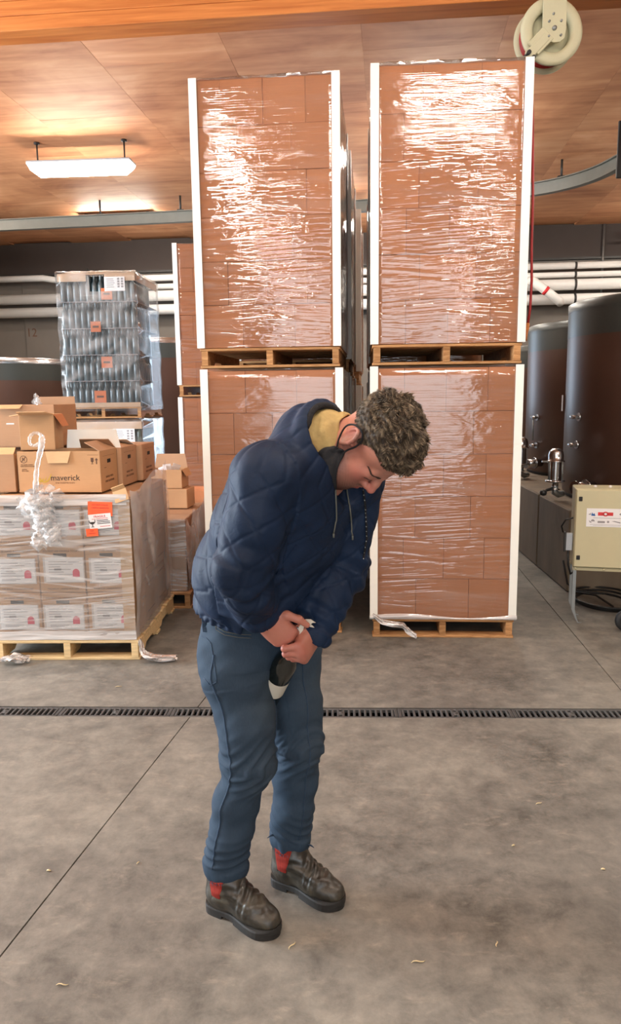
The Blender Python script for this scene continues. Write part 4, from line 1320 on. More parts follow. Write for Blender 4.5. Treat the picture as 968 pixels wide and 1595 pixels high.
# ------------------------------------------------------------------ beige electrical cabinet on its stand
def build_cabinet():
    t = thing('electrical_cabinet', 'beige electrical cabinet with sticker sheet on legs, right edge', 'cabinet', (1.668, 5.20, 0), R(-12))
    W_, H_, Dp = .62, .565, .24
    z0 = .413
    m = MB(); m.bx((0, .022, z0), (W_, .022 + Dp, z0 + H_), ch=.006); m.build('body', M['beige'], t)
    dr = MB().bx((.004, 0, z0 + .006), (W_ - .004, .022, z0 + H_ - .006), ch=.005).build('door', M['beige'], t)
    for zz in (.075, .495):
        hg = MB().bx((.020, -.006, z0 + zz - .016), (.044, .0, z0 + zz + .016), ch=.003).bx((.026, -.010, z0 + zz - .006), (.038, -.005, z0 + zz + .006), ch=.002).build('latch', M['black'], dr)
    sh = MB().bx((.075, -.002, z0 + .30), (.40, -.0005, z0 + .43)).build('sticker_sheet', M['paper'], dr)
    # logos printed on the sheet: shapes as they show
    items = {'ink_red': [rect(.150, .380, .250, .404), ([(.200 + .020 * math.cos(a), .392 + .017 * math.sin(a)) for a in [k * PI / 8 for k in range(16)]],)],
             'ink_blue': [([(.106, .378), (.134, .376), (.128, .396), (.118, .390), (.112, .402), (.108, .392)],)],
             'ink_grey': [([(.086, .388), (.100, .394), (.104, .402), (.104, .384), (.094, .384)],), ([(.288, .392), (.302, .404), (.318, .404), (.322, .392), (.306, .380)],), rect(.12, .362, .34, .3645),
                          ([(.092, .346), (.108, .334), (.112, .328), (.098, .330)],), ([(.118 + .013 * math.cos(a), .338 + .015 * math.sin(a)) for a in [k * PI / 6 for k in range(7)]],), rect(.150, .328, .198, .342), rect(.212, .330, .226, .344), ([(.240, .342), (.268, .336), (.300, .328), (.300, .336), (.262, .344)],), rect(.312, .328, .34, .340), rect(.10, .315, .36, .317), rect(.12, .308, .33, .3095)],
             'paper': [([(.200 + .009 * math.cos(a), .392 + .008 * math.sin(a)) for a in [k * PI / 8 for k in range(16)]],)]}
    for i, (k, v) in enumerate(items.items()):
        o = link('printed_marks', print_mesh('printed_marks', v, M[k]), dr); o.location = (0, -.0019 - .0004 * (2 if k == 'paper' else 0), z0)
    m = MB(); m.bx((-.05, .06, z0 + .11), (-.004, .10, z0 + .235), ch=.004); m.build('side_switch', M['grey_plastic'], t)
    m = MB(); m.bx((-.062, .055, z0 + .10), (-.048, .105, z0 + .245), ch=.003); m.build('switch_plate', M['dark_iron'], t)
    m = MB(); m.tube([(-.03, .08, z0 + .11), (-.025, .08, z0 + .0), (-.005, .10, z0 - .07), (.03, .16, z0 - .06)], .007, 8); m.build('cable', M['black'], t); m = MB(); m.tube([(-.0, .12, z0 + .34), (-.05, .14, z0 + .32), (-.075, .16, z0 + .27), (-.06, .2, z0 + .22)], .006, 8); m.build('cable', M['black'], t)
    m = MB(); m.bx((.0, .02, z0 - .024), (W_, .05, z0), ch=.003); m.bx((.0, .22, z0 - .024), (W_, .25, z0), ch=.003)
    for q in range(4): m.lathe([(0, -.012), (.008, -.012), (.008, 0), (0, 0)], 10, (.02 + q * .19, .01, z0 - .008), 0, Matrix.Rotation(PI / 2, 3, 'X'))
    m.build('base_rail', M['beige'], t)
    for (x, y) in ((.016, .03), (.016, .235), (W_ - .016, .03), (W_ - .016, .235)):
        m = MB()
        m.bx((x - .012, y - .002, .10), (x + .012, y + .002, z0)); m.bx((x - .012, y - .014, .10), (x - .009, y + .014, z0))
        m.prism([(-.012, .10), (.012, .10), (.028, .035), (.040, .006), (.062, .006), (.062, 0), (.034, 0), (.018, .028)], (0, .004, 0), (x, y - .002, 0), (1, 0, 0), (0, 0, 1))
        m.build('leg', M['dull_steel'], t)
    for q in range(3):
        m = MB(); m.lathe([(0, 0), (.012, 0), (.012, .010), (.006, .014), (0, .014)], 10, (.14 + q * .10, .12, z0 + H_)); m.build('top_gland', M['paper'], t)
    # cables lying under it
    c = thing('cable_coil', 'coiled black cable lying on the floor under the beige cabinet', 'cable', (2.09, 5.74, .0))
    m = MB()
    for q in range(3):
        m.tube([((.20 + .03 * q) * math.cos(a) + .01 * q, (.26 + .03 * q) * math.sin(a), .010 + .017 * q) for a in [k * 2 * PI / 32 for k in range(32)]], .0085, 8, closed=True)
    m.build('loops', M['black'], c)
    m = MB(); m.tube([(-.20, .10, .062), (-.06, .0, .060), (.02, -.16, .014), (.0, -.24, .010), (.14, -.26, .009), (.30, -.10, .009), (.40, .1, .009)], .0085, 8); m.tube([(-.24, .28, .28), (-.21, .24, .09), (-.16, .14, .062), (.02, .04, .060)], .0085, 8); m.build('loose_end', M['black'], c)
    f = thing('rubber_wheel', 'black rubber wheel at the right edge beside the cabinet foot', 'wheel', (1.995, 5.02, .0))
    m = MB(); m.lathe([(.03, -.022), (.07, -.022), (.078, -.012), (.078, .012), (.07, .022), (.03, .022), (.03, -.022)], 28, (0, 0, .078), 0, Matrix.Rotation(PI / 2, 3, 'X')); m.build('tyre', M['black'], f)
    m = MB(); m.lathe([(0, -.018), (.032, -.018), (.032, .018), (0, .018)], 20, (0, 0, .078), 0, Matrix.Rotation(PI / 2, 3, 'X')); m.build('hub', M['dark_iron'], f)
build_cabinet()

# ------------------------------------------------------------------ scraps of film and straw on the floor
def film_scrap(label, loc, rz, pts, w, seed):
    r = random.Random(seed)
    t = thing('film_scrap', label, 'film', loc, rz)
    m = MB()
    for q in range(4):
        P = [Vector(p) for p in pts]
        def fn(u, v, q=q):
            f = v * (len(P) - 1); i = min(int(f), len(P) - 2)
            p = P[i].lerp(P[i + 1], f - i)
            s = (u - .5) * w * (1 + .8 * v)
            return (p.x + .3 * s + .006 * math.sin(v * 14 + q * 2), p.y + s * (.5 + .2 * q), max(.003 - loc[2] * 0 - (0 if loc[2] > .01 else 0), p.z + .010 * math.sin(u * 9 + q * 3 + v * 6) + .006 * q + .004))
        m.grid(6, 12, fn)
    m.build('strip', M['film_band'], t, fix=False)['kind'] = 'stuff'
    return t
film_scrap('twisted tail of clear film on the floor, by the labelled pallet corner', (-1.255, 4.44, .0), R(2), [(-.0, -.012, .12), (.01, -.03, .07), (.035, -.05, .035), (.09, -.06, .022), (.15, -.05, .018), (.22, -.03, .012)], .035, 1)
film_scrap('small clump of clear film on the floor, lower left edge', (-2.12, 4.36, .0), 0, [(0, 0, .02), (.05, .01, .03), (.10, .0, .025), (.15, .02, .012)], .06, 2)
film_scrap('white film ribbon drooping from the right tower base pallet', (.232, 4.845, .0), R(-1.5), [(.0, .0, .155), (.05, -.004, .115), (.12, -.006, .095), (.20, -.008, .090), (.235, -.012, .055), (.285, -.020, .018)], .022, 3)
STR = [(.226, 1.945, 12, .055, 'pale wood shaving lying in front of the toes, nearest the bottom centre'), (.471, 2.022, 75, .030, 'small pale chip on the floor, right of the boots'), (-.149, 2.001, 60, .045, 'curled straw just in front of the near boot toe'),
       (.806, 2.806, 30, .040, 'thin straw on the concrete, right side below the drain'), (-1.031, 2.341, 10, .018, 'white crumb on the concrete at the left, past the long joint'), (-1.275, 4.006, 20, .05, 'straw lying between the labelled pallet and the drain'),
       (-.726, 2.391, 80, .022, 'white crumb beside the long floor joint'), (.916, 2.386, 10, .018, 'white crumb on the concrete at the far right edge'), (-.794, 1.836, 5, .045, 'thin straw on the concrete at lower left corner'), (.636, 2.518, 40, .016, 'tiny pale crumb on the concrete right of the far boot')]
for (x, y, a, L, lb) in STR:
    m = MB()
    n = 5
    P = [(L * (k / n - .5), .12 * L * math.sin(k * 1.3), .0032 + .004 * math.sin(PI * k / n)) for k in range(n + 1)]
    m.tube(P, [.0012, .0028, .0032, .003, .0026, .001] if L > .02 else [.002, .005, .006, .006, .005, .002], 6)
    o = m.build('straw_bit', M['straw']); o.scale = (.8, .6, .6); o.location = (x, y, 0); o.rotation_euler = (0, 0, R(a)); tag(o, lb, 'straw', 'bits of straw on the floor')

# ------------------------------------------------------------------ implicit-surface modelling for the figure
class Field:
    """dense signed-distance grid; shapes are blended in with a smooth union"""
    def __init__(self, lo, hi, h):
        self.h = h
        self.lo = np.array(lo, np.float32)
        self.n = np.ceil((np.array(hi) - np.array(lo)) / h).astype(int) + 1
        self.F = np.full(self.n, 0.25, np.float32)
        self.ax = [self.lo[i] + h * np.arange(self.n[i], dtype=np.float32) for i in range(3)]
    def _win(self, lo, hi, m):
        a = np.maximum(np.floor((np.array(lo) - m - self.lo) / self.h).astype(int), 0)
        b = np.minimum(np.ceil((np.array(hi) + m - self.lo) / self.h).astype(int) + 1, self.n)
        if np.any(b <= a): return None
        sl = tuple(slice(a[i], b[i]) for i in range(3))
        X = self.ax[0][sl[0]][:, None, None]; Y = self.ax[1][sl[1]][None, :, None]; Z = self.ax[2][sl[2]][None, None, :]
        return sl, X, Y, Z
    def put(self, d, sl, k, op):
        A = self.F[sl]
        if op == 'add':
            if k > 0:
                q = np.maximum(k - np.abs(A - d), 0) / k
                self.F[sl] = np.minimum(A, d) - q * q * (k * .25)
            else: self.F[sl] = np.minimum(A, d)
        elif op == 'sub':
            d = -d
            if k > 0:
                q = np.maximum(k - np.abs(A - d), 0) / k
                self.F[sl] = np.maximum(A, d) + q * q * (k * .25)
            else: self.F[sl] = np.maximum(A, d)
    def cone(self, a, b, r1, r2, k=0.02, op='add'):
        """capsule whose radius runs from r1 at a to r2 at b"""
        a = np.array(a, np.float32); b = np.array(b, np.float32); m = max(r1, r2)
        w = self._win(np.minimum(a, b) - m, np.maximum(a, b) + m, k + .012)
        if w is None: return
        sl, X, Y, Z = w
        d = b - a; L2 = float(d @ d) + 1e-12
        px, py, pz = X - a[0], Y - a[1], Z - a[2]
        t = np.clip((px * d[0] + py * d[1] + pz * d[2]) / L2, 0, 1)
        dist = np.sqrt((px - t * d[0]) ** 2 + (py - t * d[1]) ** 2 + (pz - t * d[2]) ** 2) - (r1 + (r2 - r1) * t)
        self.put(dist.astype(np.float32), sl, k, op)
    def chain(self, pts, rad, k=0.02, op='add'):
        for i in range(len(pts) - 1):
            self.cone(pts[i], pts[i + 1], rad[i], rad[i + 1], k, op)
    def ell(self, c, r, k=0.02, op='add', ax=None):
        """ellipsoid with half axes r along the unit vectors ax (3 rows)"""
        c = np.array(c, np.float32); r = np.array(r, np.float32)
        A = np.eye(3, dtype=np.float32) if ax is None else np.array(ax, np.float32)
        ext = np.sqrt(((A.T * r) ** 2).sum(1))
        w = self._win(c - ext, c + ext, k + .012)
        if w is None: return
        sl, X, Y, Z = w
        px, py, pz = X - c[0], Y - c[1], Z - c[2]
        q = [(px * A[i, 0] + py * A[i, 1] + pz * A[i, 2]) for i in range(3)]
        k0 = np.sqrt(sum((q[i] / r[i]) ** 2 for i in range(3)))
        k1 = np.sqrt(sum((q[i] / r[i] ** 2) ** 2 for i in range(3))) + 1e-6
        self.put((k0 * (k0 - 1) / k1).astype(np.float32), sl, k, op)
    def esec(self, c0, c1, l, f, a0, a1, b0, b1, k=0.03, op='add'):
        """body segment from c0 to c1 with elliptical sections (half width a along l, half depth b along f)"""
        c0 = np.array(c0, np.float32); c1 = np.array(c1, np.float32)
        d = c1 - c0; L2 = float(d @ d)
        dn = d / math.sqrt(L2)
        l = np.array(l, np.float32); l = l - dn * (l @ dn); l /= np.linalg.norm(l)
        f = np.cross(dn, l); 
        m = max(a0, a1, b0, b1)
        w = self._win(np.minimum(c0, c1) - m, np.maximum(c0, c1) + m, k + .012)
        if w is None: return
        sl, X, Y, Z = w
        px, py, pz = X - c0[0], Y - c0[1], Z - c0[2]
        t = np.clip((px * d[0] + py * d[1] + pz * d[2]) / L2, 0, 1)
        qx, qy, qz = px - t * d[0], py - t * d[1], pz - t * d[2]
        a = a0 + (a1 - a0) * t; b = b0 + (b1 - b0) * t
        u = qx * l[0] + qy * l[1] + qz * l[2]
        v = qx * f[0] + qy * f[1] + qz * f[2]
        z = qx * dn[0] + qy * dn[1] + qz * dn[2]
        cc = np.minimum(a, b) * .8
        k0 = np.sqrt((u / a) ** 2 + (v / b) ** 2 + (z / cc) ** 2)
        k1 = np.sqrt((u / a ** 2) ** 2 + (v / b ** 2) ** 2 + (z / cc ** 2) ** 2) + 1e-6
        self.put((k0 * (k0 - 1) / k1).astype(np.float32), sl, k, op)
    def plane(self, p, n, k=0.0):
        """keep only the side the normal n points away from"""
        p = np.array(p, np.float32); n = np.array(n, np.float32); n /= np.linalg.norm(n)
        X, Y, Z = self.ax[0][:, None, None], self.ax[1][None, :, None], self.ax[2][None, None, :]
        d = (X - p[0]) * n[0] + (Y - p[1]) * n[1] + (Z - p[2]) * n[2]
        self.put(-d.astype(np.float32), (slice(None),) * 3, k, 'sub')
    def mesh(self, smooth=2):
        F = self.F
        S = F < 0
        cnt = np.zeros(np.array(F.shape) - 1, np.int8)
        cor = [(i, j, k) for i in (0, 1) for j in (0, 1) for k in (0, 1)]
        sh = tuple(np.array(F.shape) - 1)
        sub = lambda A, c: A[c[0]:c[0] + sh[0], c[1]:c[1] + sh[1], c[2]:c[2] + sh[2]]
        for c in cor: cnt += sub(S, c)
        act = (cnt > 0) & (cnt < 8)
        idx = np.full(sh, -1, np.int64)
        I = np.argwhere(act)
        idx[act] = np.arange(len(I))
        val = {c: F[I[:, 0] + c[0], I[:, 1] + c[1], I[:, 2] + c[2]] for c in cor}
        acc = np.zeros((len(I), 3)); num = np.zeros(len(I))
        for c in cor:
            for a in range(3):
                if c[a]: continue
                e = list(c); e[a] = 1; e = tuple(e)
                v0, v1 = val[c], val[e]
                mk = (v0 < 0) != (v1 < 0)
                t = np.where(mk, v0 / np.where(mk, v0 - v1, 1), 0)
                p = np.tile(np.array(c, float), (len(I), 1)); p[:, a] += t
                acc[mk] += p[mk]; num[mk] += 1
        V = (I + acc / num[:, None]) * self.h + self.lo
        Q = []
        for a in range(3):
            b, c = (a + 1) % 3, (a + 2) % 3
            s0 = [slice(1, -1)] * 3; s0[a] = slice(0, -1)
            s1 = list(s0); s1[a] = slice(1, None)
            A, B = S[tuple(s0)], S[tuple(s1)]
            ch = np.argwhere(A != B)
            if not len(ch): continue
            o = np.ones(3, int); o[a] = 0
            P = ch + o
            fl = A[ch[:, 0], ch[:, 1], ch[:, 2]]
            def cell(db, dc):
                q = P.copy(); q[:, b] += db; q[:, c] += dc
                return idx[q[:, 0], q[:, 1], q[:, 2]]
            quad = np.stack([cell(-1, -1), cell(0, -1), cell(0, 0), cell(-1, 0)], 1)
            quad[~fl] = quad[~fl][:, ::-1]
            Q.append(quad)
        Q = np.concatenate(Q)
        Q = Q[(Q >= 0).all(1)]
        for _ in range(smooth):
            V = lap(V, Q, 0.5)
        return V, Q

def lap(V, Q, w=0.5):
    s = np.zeros_like(V); n = np.zeros(len(V))
    for i in range(4):
        a, b = Q[:, i], Q[:, (i + 1) % 4]
        for d in range(3):
            s[:, d] += np.bincount(a, V[b, d], len(V)) + np.bincount(b, V[a, d], len(V))
        n += np.bincount(a, minlength=len(V)) + np.bincount(b, minlength=len(V))
    return V + (s / np.maximum(n, 1)[:, None] - V) * w

def vnormals(V, Q):
    fn = np.cross(V[Q[:, 2]] - V[Q[:, 0]], V[Q[:, 3]] - V[Q[:, 1]])
    N = np.zeros_like(V)
    for i in range(4):
        for d in range(3):
            N[:, d] += np.bincount(Q[:, i], fn[:, d], len(V))
    return N / (np.linalg.norm(N, axis=1)[:, None] + 1e-12)

def np_mesh(name, V, Q, mats, col=None, midx=None):
    me = bpy.data.meshes.new(name)
    me.vertices.add(len(V)); me.vertices.foreach_set('co', np.ascontiguousarray(V, np.float32).ravel())
    me.loops.add(Q.size); me.loops.foreach_set('vertex_index', np.ascontiguousarray(Q, np.int32).ravel())
    k = Q.shape[1]
    me.polygons.add(len(Q)); me.polygons.foreach_set('loop_start', np.arange(0, Q.size, k, dtype=np.int32))
    me.polygons.foreach_set('loop_total', np.full(len(Q), k, np.int32))
    me.polygons.foreach_set('use_smooth', np.ones(len(Q), bool))
    for m in (mats if isinstance(mats, (list, tuple)) else [mats]): me.materials.append(m)
    if midx is not None: me.polygons.foreach_set('material_index', np.ascontiguousarray(midx, np.int32))
    me.update(calc_edges=True); me.validate()
    if col is not None:
        a = me.color_attributes.new('local_colour', 'FLOAT_COLOR', 'POINT')
        c4 = np.ones((len(V), 4), np.float32); c4[:, :3] = col
        a.data.foreach_set('color', c4.ravel())
    return me

def nz(P, s, seed=0):
    """cheap smooth pseudo-noise, about -1..1"""
    r = np.random.RandomState(seed)
    o = np.zeros(len(P))
    for k in range(6):
        d = r.normal(size=3); d /= np.linalg.norm(d)
        o += np.sin((P @ d) * s * (0.6 + .25 * k) + r.uniform(0, 6.28))
    return o / 3.2

def seg_param(P, pts):
    """nearest point on a polyline: arc length, distance, segment direction, foot point"""
    best = np.full(len(P), 1e9); T = np.zeros(len(P)); D = np.zeros((len(P), 3)); C = np.zeros((len(P), 3))
    acc = 0.0
    for i in range(len(pts) - 1):
        a, b = np.array(pts[i], float), np.array(pts[i + 1], float)
        d = b - a; L = np.linalg.norm(d)
        t = np.clip(((P - a) @ d) / (L * L), 0, 1)
        c = a + t[:, None] * d
        q = np.linalg.norm(P - c, axis=1)
        m = q < best
        best[m] = q[m]; T[m] = acc + t[m] * L; D[m] = d / L; C[m] = c[m]
        acc += L
    return T, best, D, C

def unit(v):
    v = np.array(v, float)
    return v / np.linalg.norm(v)

# ------------------------------------------------------------------ the man
def person_materials():
    def attr_skin():
        t = NT('skin')
        a = t.n('ShaderNodeAttribute', attribute_name='local_colour')
        f = t.noise(t.coord('Object'), 90, 3, .6)
        c = t.mixc(t.math('MULTIPLY', f, .22), a.outputs['Color'], (0.30, 0.09, 0.06, 1))
        b = t.bsdf(c, 0.48, 0, t.bump(t.noise(t.coord('Object'), 420, 2, .6), .12, .002), .45)
        try:
            b.inputs['Subsurface Weight'].default_value = 0.12
            b.inputs['Subsurface Radius'].default_value = (.010, .004, .002)
            b.inputs['Subsurface Scale'].default_value = .6
        except Exception: pass
        return t.m
    M['skin'] = attr_skin()
    t = NT('jacket_nylon')
    v = t.coord('Object')
    n1 = t.noise(v, 28, 4, .6, .8)
    c = t.ramp(t.noise(v, 5, 4, .6), [(0.3, srgb(13, 27, 47)), (0.7, srgb(21, 40, 67))])
    t.bsdf(c, .62, 0, t.bump(n1, .3, .006), .22)
    M['jacket'] = t.m
    t = NT('denim')
    v = t.coord('Object')
    a = t.n('ShaderNodeAttribute', attribute_name='local_colour')
    weave = t.noise(t.coord('Object', (1, 1, .12)), 420, 2, .7)
    f = t.noise(v, 14, 5, .65)
    c = t.mixc(t.math('MULTIPLY', weave, .24), a.outputs['Color'], srgb(96, 112, 126))
    c = t.mixc(t.math('MULTIPLY', f, .30), c, srgb(24, 38, 54))
    t.bsdf(c, .82, 0, t.bump(weave, .10, .002), .2)
    M['denim'] = t.m
    M['thread'] = simple('denim_thread', srgb(120, 114, 96), .8)
    M['denim_dark'] = simple('denim_seam', srgb(38, 58, 80), .85, var=.2, scale=60)
    t = NT('boot_leather')
    v = t.coord('Object')
    n = t.noise(v, 18, 5, .65, .6)
    c = t.ramp(n, [(0.3, srgb(26, 24, 20)), (0.5, srgb(46, 42, 35)), (0.72, srgb(76, 70, 58))])
    t.bsdf(c, t.ramp(n, [(0.3, (.30, .3, .3, 1)), (0.7, (.52, .52, .52, 1))]), 0, t.bump(n, .35, .006), .55)
    M['boot'] = t.m
    M['sole'] = simple('boot_sole', srgb(34, 32, 30), .7, var=.2, scale=30)
    t = NT('red_elastic')
    w = t.n('ShaderNodeTexWave', bands_direction='X'); w.inputs['Scale'].default_value = 90
    t.l(t.coord('Object'), w.inputs['Vector'])
    t.bsdf(t.ramp(w.outputs['Fac'], [(0, srgb(112, 32, 26)), (1, srgb(150, 50, 40))]), .85, 0, t.bump(w.outputs['Fac'], .3, .002), .2)
    M['elastic'] = t.m
    M['mustard'] = simple('mustard_lining', srgb(172, 146, 92), .8, var=.2, scale=22, bump=.5, bscale=34)
    M['fleece'] = simple('black_fleece', srgb(20, 20, 24), .95, var=.3, scale=80, bump=.6, bscale=220)
    M['mask'] = simple('mask_cloth', srgb(22, 22, 26), .85, var=.2, scale=40, bump=.2, bscale=200)
    t = NT('hair')
    hi = t.n('ShaderNodeAttribute', attribute_name='local_colour')
    f = t.noise(t.coord('Object', (1, 1, 1)), 60, 3, .6)
    c = t.mixc(t.math('MULTIPLY', f, .4), hi.outputs['Color'], srgb(48, 38, 30))
    t.bsdf(c, .62, 0, None, .3)
    M['hair'] = t.m
    M['brow'] = simple('brow_hair', srgb(66, 48, 40), .7)
    M['cord'] = simple('drawcord', srgb(96, 98, 92), .8)
    M['gold'] = simple('ring_metal', srgb(214, 204, 186), .25, .9)
    M['wine_glass'] = simple('dark_bottle_glass', srgb(20, 24, 22), .10, var=.1, spec=.8)
    M['label_cream'] = simple('cream_label', srgb(204, 198, 184), .65, var=.04)
    M['foil'] = simple('foil_capsule', srgb(20, 20, 22), .35, .3)
    M['cork'] = simple('cork', srgb(196, 138, 84), .85, var=.2, scale=60)
    M['screw_handle'] = simple('wood_handle', srgb(150, 92, 52), .5, var=.15, scale=30)
person_materials()

# joints of the pose (world metres)
PEL = np.array((-.245, 2.235, .96))
pF, pL = np.array((.848, -.53, 0)), np.array((.53, .848, 0))        # pelvis: forward, his left
tF, tL = np.array((.743, -.669, 0)), np.array((.669, .743, 0))      # chest
SP = [np.array(p) for p in ((-.262, 2.225, 1.005), (-.225, 2.175, 1.13), (-.168, 2.115, 1.27), (-.105, 2.065, 1.395), (-.060, 2.040, 1.465))]
R_SH, L_SH = np.array((-.184, 1.908, 1.437)), np.array((.045, 2.165, 1.425))
R_EL, L_EL = np.array((-.250, 1.872, 1.205)), np.array((.012, 2.15, 1.135))
R_WR, L_WR = np.array((-.226, 1.978, 1.052)), np.array((-.070, 2.062, .972))
R_HIP, L_HIP = np.array((-.305, 2.165, .90)), np.array((-.185, 2.335, .90))
R_KN, L_KN = np.array((-.280, 2.11, .545)), np.array((-.134, 2.255, .525))
R_AN, L_AN = np.array((-.377, 2.150, .10)), np.array((-.178, 2.280, .10))

# head frame: forward, left, up
_ps, _th = R(-40), R(77)
_F = np.array((math.cos(_ps), math.sin(_ps), 0))
hl = np.array((-math.sin(_ps), math.cos(_ps), 0))
hf = math.cos(_th) * _F - math.sin(_th) * np.array((0, 0, 1.))
hu = math.sin(_th) * _F + math.cos(_th) * np.array((0, 0, 1.))
HS = 1.03
HO = np.array((.034, 1.92, 1.541)) - HS * (hf * -.014 + hl * -.079 + hu * -.004)
def H(f, l, u):
    return HO + HS * (hf * f + hl * l + hu * u)
HAX = np.array((hf, hl, hu))

man = thing('person', 'bearded man in a navy quilted jacket and jeans, bending over a bottle', 'person', (PEL[0], PEL[1], 0))
def child(name, me, parent=man):
    """mesh given in world coordinates, parented under the person"""
    o = link(name, me)
    o.parent = parent
    o.matrix_parent_inverse = parent.matrix_world.inverted() if parent is not man else Matrix.Translation((-PEL[0], -PEL[1], 0))
    return o

# ---- skin: head and neck
def build_head():
    lo = HO - .24; hi = HO + .24
    lo[0] -= .06
    g = Field(lo, hi, .0021)
    E_ = lambda c, r, k=.02, op='add': g.ell(H(*c), [x * HS for x in r], k, op, HAX)
    C_ = lambda a, b, r1, r2, k=.012, op='add': g.cone(H(*a), H(*b), r1 * HS, r2 * HS, k, op)
    E_((-.012, 0, .042), (.097, .075, .082), 0)
    E_((.040, 0, .045), (.052, .062, .060), .03)
    E_((.034, 0, -.040), (.062, .060, .070), .03)
    for s in (-1, 1):
        C_((-.012, s * .058, -.038), (.030, s * .048, -.082), .018, .018, .03)
        C_((.030, s * .048, -.082), (.072, s * .018, -.103), .018, .018, .03)
        E_((.064, s * .043, -.026), (.024, .022, .022), .028)
        E_((.058, s * .040, -.062), (.026, .020, .026), .03)
    C_((.078, -.010, -.102), (.078, .010, -.102), .021, .021, .02)
    C_((.084, -.038, .020), (.090, .0, .018), .010, .010, .016)
    C_((.084, .038, .020), (.090, .0, .018), .010, .010, .016)
    for s in (-1, 1):
        E_((.110, s * .034, .001), (.016, .020, .009), .018, 'sub')
        E_((.0785, s * .033, -.004), (.0180, .0190, .0135), .012)
        C_((.0955, s * .022, -.0105), (.0925, s * .044, -.0095), .0022, .0016, .003, 'sub')
    for s in (-1, 1):
        C_((.086, s * .017, .008), (.090, s * .019, -.022), .0095, .0095, .014)
    C_((.094, 0, .012), (.110, 0, -.014), .0085, .0100, .012)
    C_((.110, 0, -.014), (.122, 0, -.033), .0100, .0125, .010)
    for s in (-1, 1):
        E_((.108, s * .0135, -.038), (.012, .0085, .009), .007)
        E_((.113, s * .0075, -.046), (.006, .0035, .004), .003, 'sub')
    E_((.086, 0, -.066), (.020, .030, .022), .02)
    C_((.100, -.019, -.0655), (.1065, 0, -.0620), .0040, .0062, .005)
    C_((.100, .019, -.0655), (.1065, 0, -.0620), .0040, .0062, .005)
    C_((.099, -.016, -.0745), (.1045, 0, -.0765), .0045, .0072, .005)
    C_((.099, .016, -.0745), (.1045, 0, -.0765), .0045, .0072, .005)
    C_((.106, -.020, -.0690), (.1115, 0, -.0688), .0016, .0022, .003, 'sub')
    C_((.106, .020, -.0690), (.1115, 0, -.0688), .0016, .0022, .003, 'sub')
    # ears
    for s in (-1, 1):
        ea = unit(hl * s * .80 - hf * .45 + hu * .05); eu = unit(hu * .95 - hf * .22); ef = np.cross(ea, eu)
        c = H(-.014, s * .079, -.004)
        g.ell(c, (.0065, .033, .019), .010, 'add', (ea, eu, ef))
        rim = [c + eu * (.031 * math.cos(a)) + ef * (.0180 * math.sin(a) * (1 if math.cos(a) > -.3 else .8)) + ea * .005 for a in [k * 2 * PI / 14 for k in range(15)]]
        g.chain(rim, [.0046] * 15, .004)
        g.ell(c + ea * .010 + eu * .004, (.008, .019, .009), .005, 'sub', (ea, eu, ef))
        g.ell(c - eu * .029 + ea * .003, (.006, .010, .009), .006, 'add', (ea, eu, ef))
        g.cone(H(-.006, s * .073, -.006), H(.004, s * .074, -.010), .006, .006, .008)
    # neck and nape
    g.chain([H(-.024, 0, -.035), H(-.016, 0, -.100), SP[4] + np.array((.022, -.005, .025))], [.058, .053, .060], .03)
    g.cone(H(.015, 0, -.09), np.array((.0, 2.00, 1.45)), .045, .055, .03)
    V, Q = g.mesh(2)
    L = (V - HO) @ HAX.T / HS
    f, l, u = L[:, 0], L[:, 1], L[:, 2]
    skin = np.array(srgb(188, 130, 112)[:3]); rosy = np.array(srgb(204, 112, 100)[:3]); stub = np.array(srgb(70, 46, 38)[:3]); lip = np.array(srgb(176, 92, 86)[:3]); grey = np.array(srgb(120, 106, 94)[:3])
    col = np.tile(skin, (len(V), 1))
    def mix(mask, c):
        nonlocal col
        m = np.clip(mask, 0, 1)[:, None]
        col = col * (1 - m) + c * m
    gs = lambda c, r: np.exp(-(((f - c[0]) / r) ** 2 + ((np.abs(l) - c[1]) / r) ** 2 + ((u - c[2]) / r) ** 2))
    mix(.75 * gs((.075, .042, -.030), .030), rosy)
    mix(.8 * gs((.122, .0, -.032), .018), rosy)
    mix(.7 * gs((-.014, .085, -.0), .035), rosy)
    n = nz(V, 1500, 3) * .10
    jaw = 1 / (1 + np.exp((u + .034 + .35 * np.maximum(f - .03, 0) * 0 - .030 * np.clip((.02 - f) / .06, 0, 1) + .022 * np.clip((f - .085) / .02, 0, 1) * (np.abs(l) < .03)) / .006))
    front = 1 / (1 + np.exp((-f - .012) / .008))
    mix((jaw * front * (u > -.15)) * (.55 + .4 * np.clip((-.050 - u) / .03, 0, 1) + n), stub)
    must = np.exp(-((u + .053) / .006) ** 2) * (f > .085) * (np.abs(l) < .030)
    mix(must * (.75 + n), stub)
    mix(1.3 * np.exp(-((u + .070) / .007) ** 2) * (f > .096) * (np.abs(l) < .022), lip)
    side = np.exp(-((f + .010) / .016) ** 2) * ((u > -.030) & (u < .04)) * (np.abs(l) > .06)
    mix(side * .6, grey)
    global HEADMESH
    HEADMESH = (V, Q)
    return V, Q, col

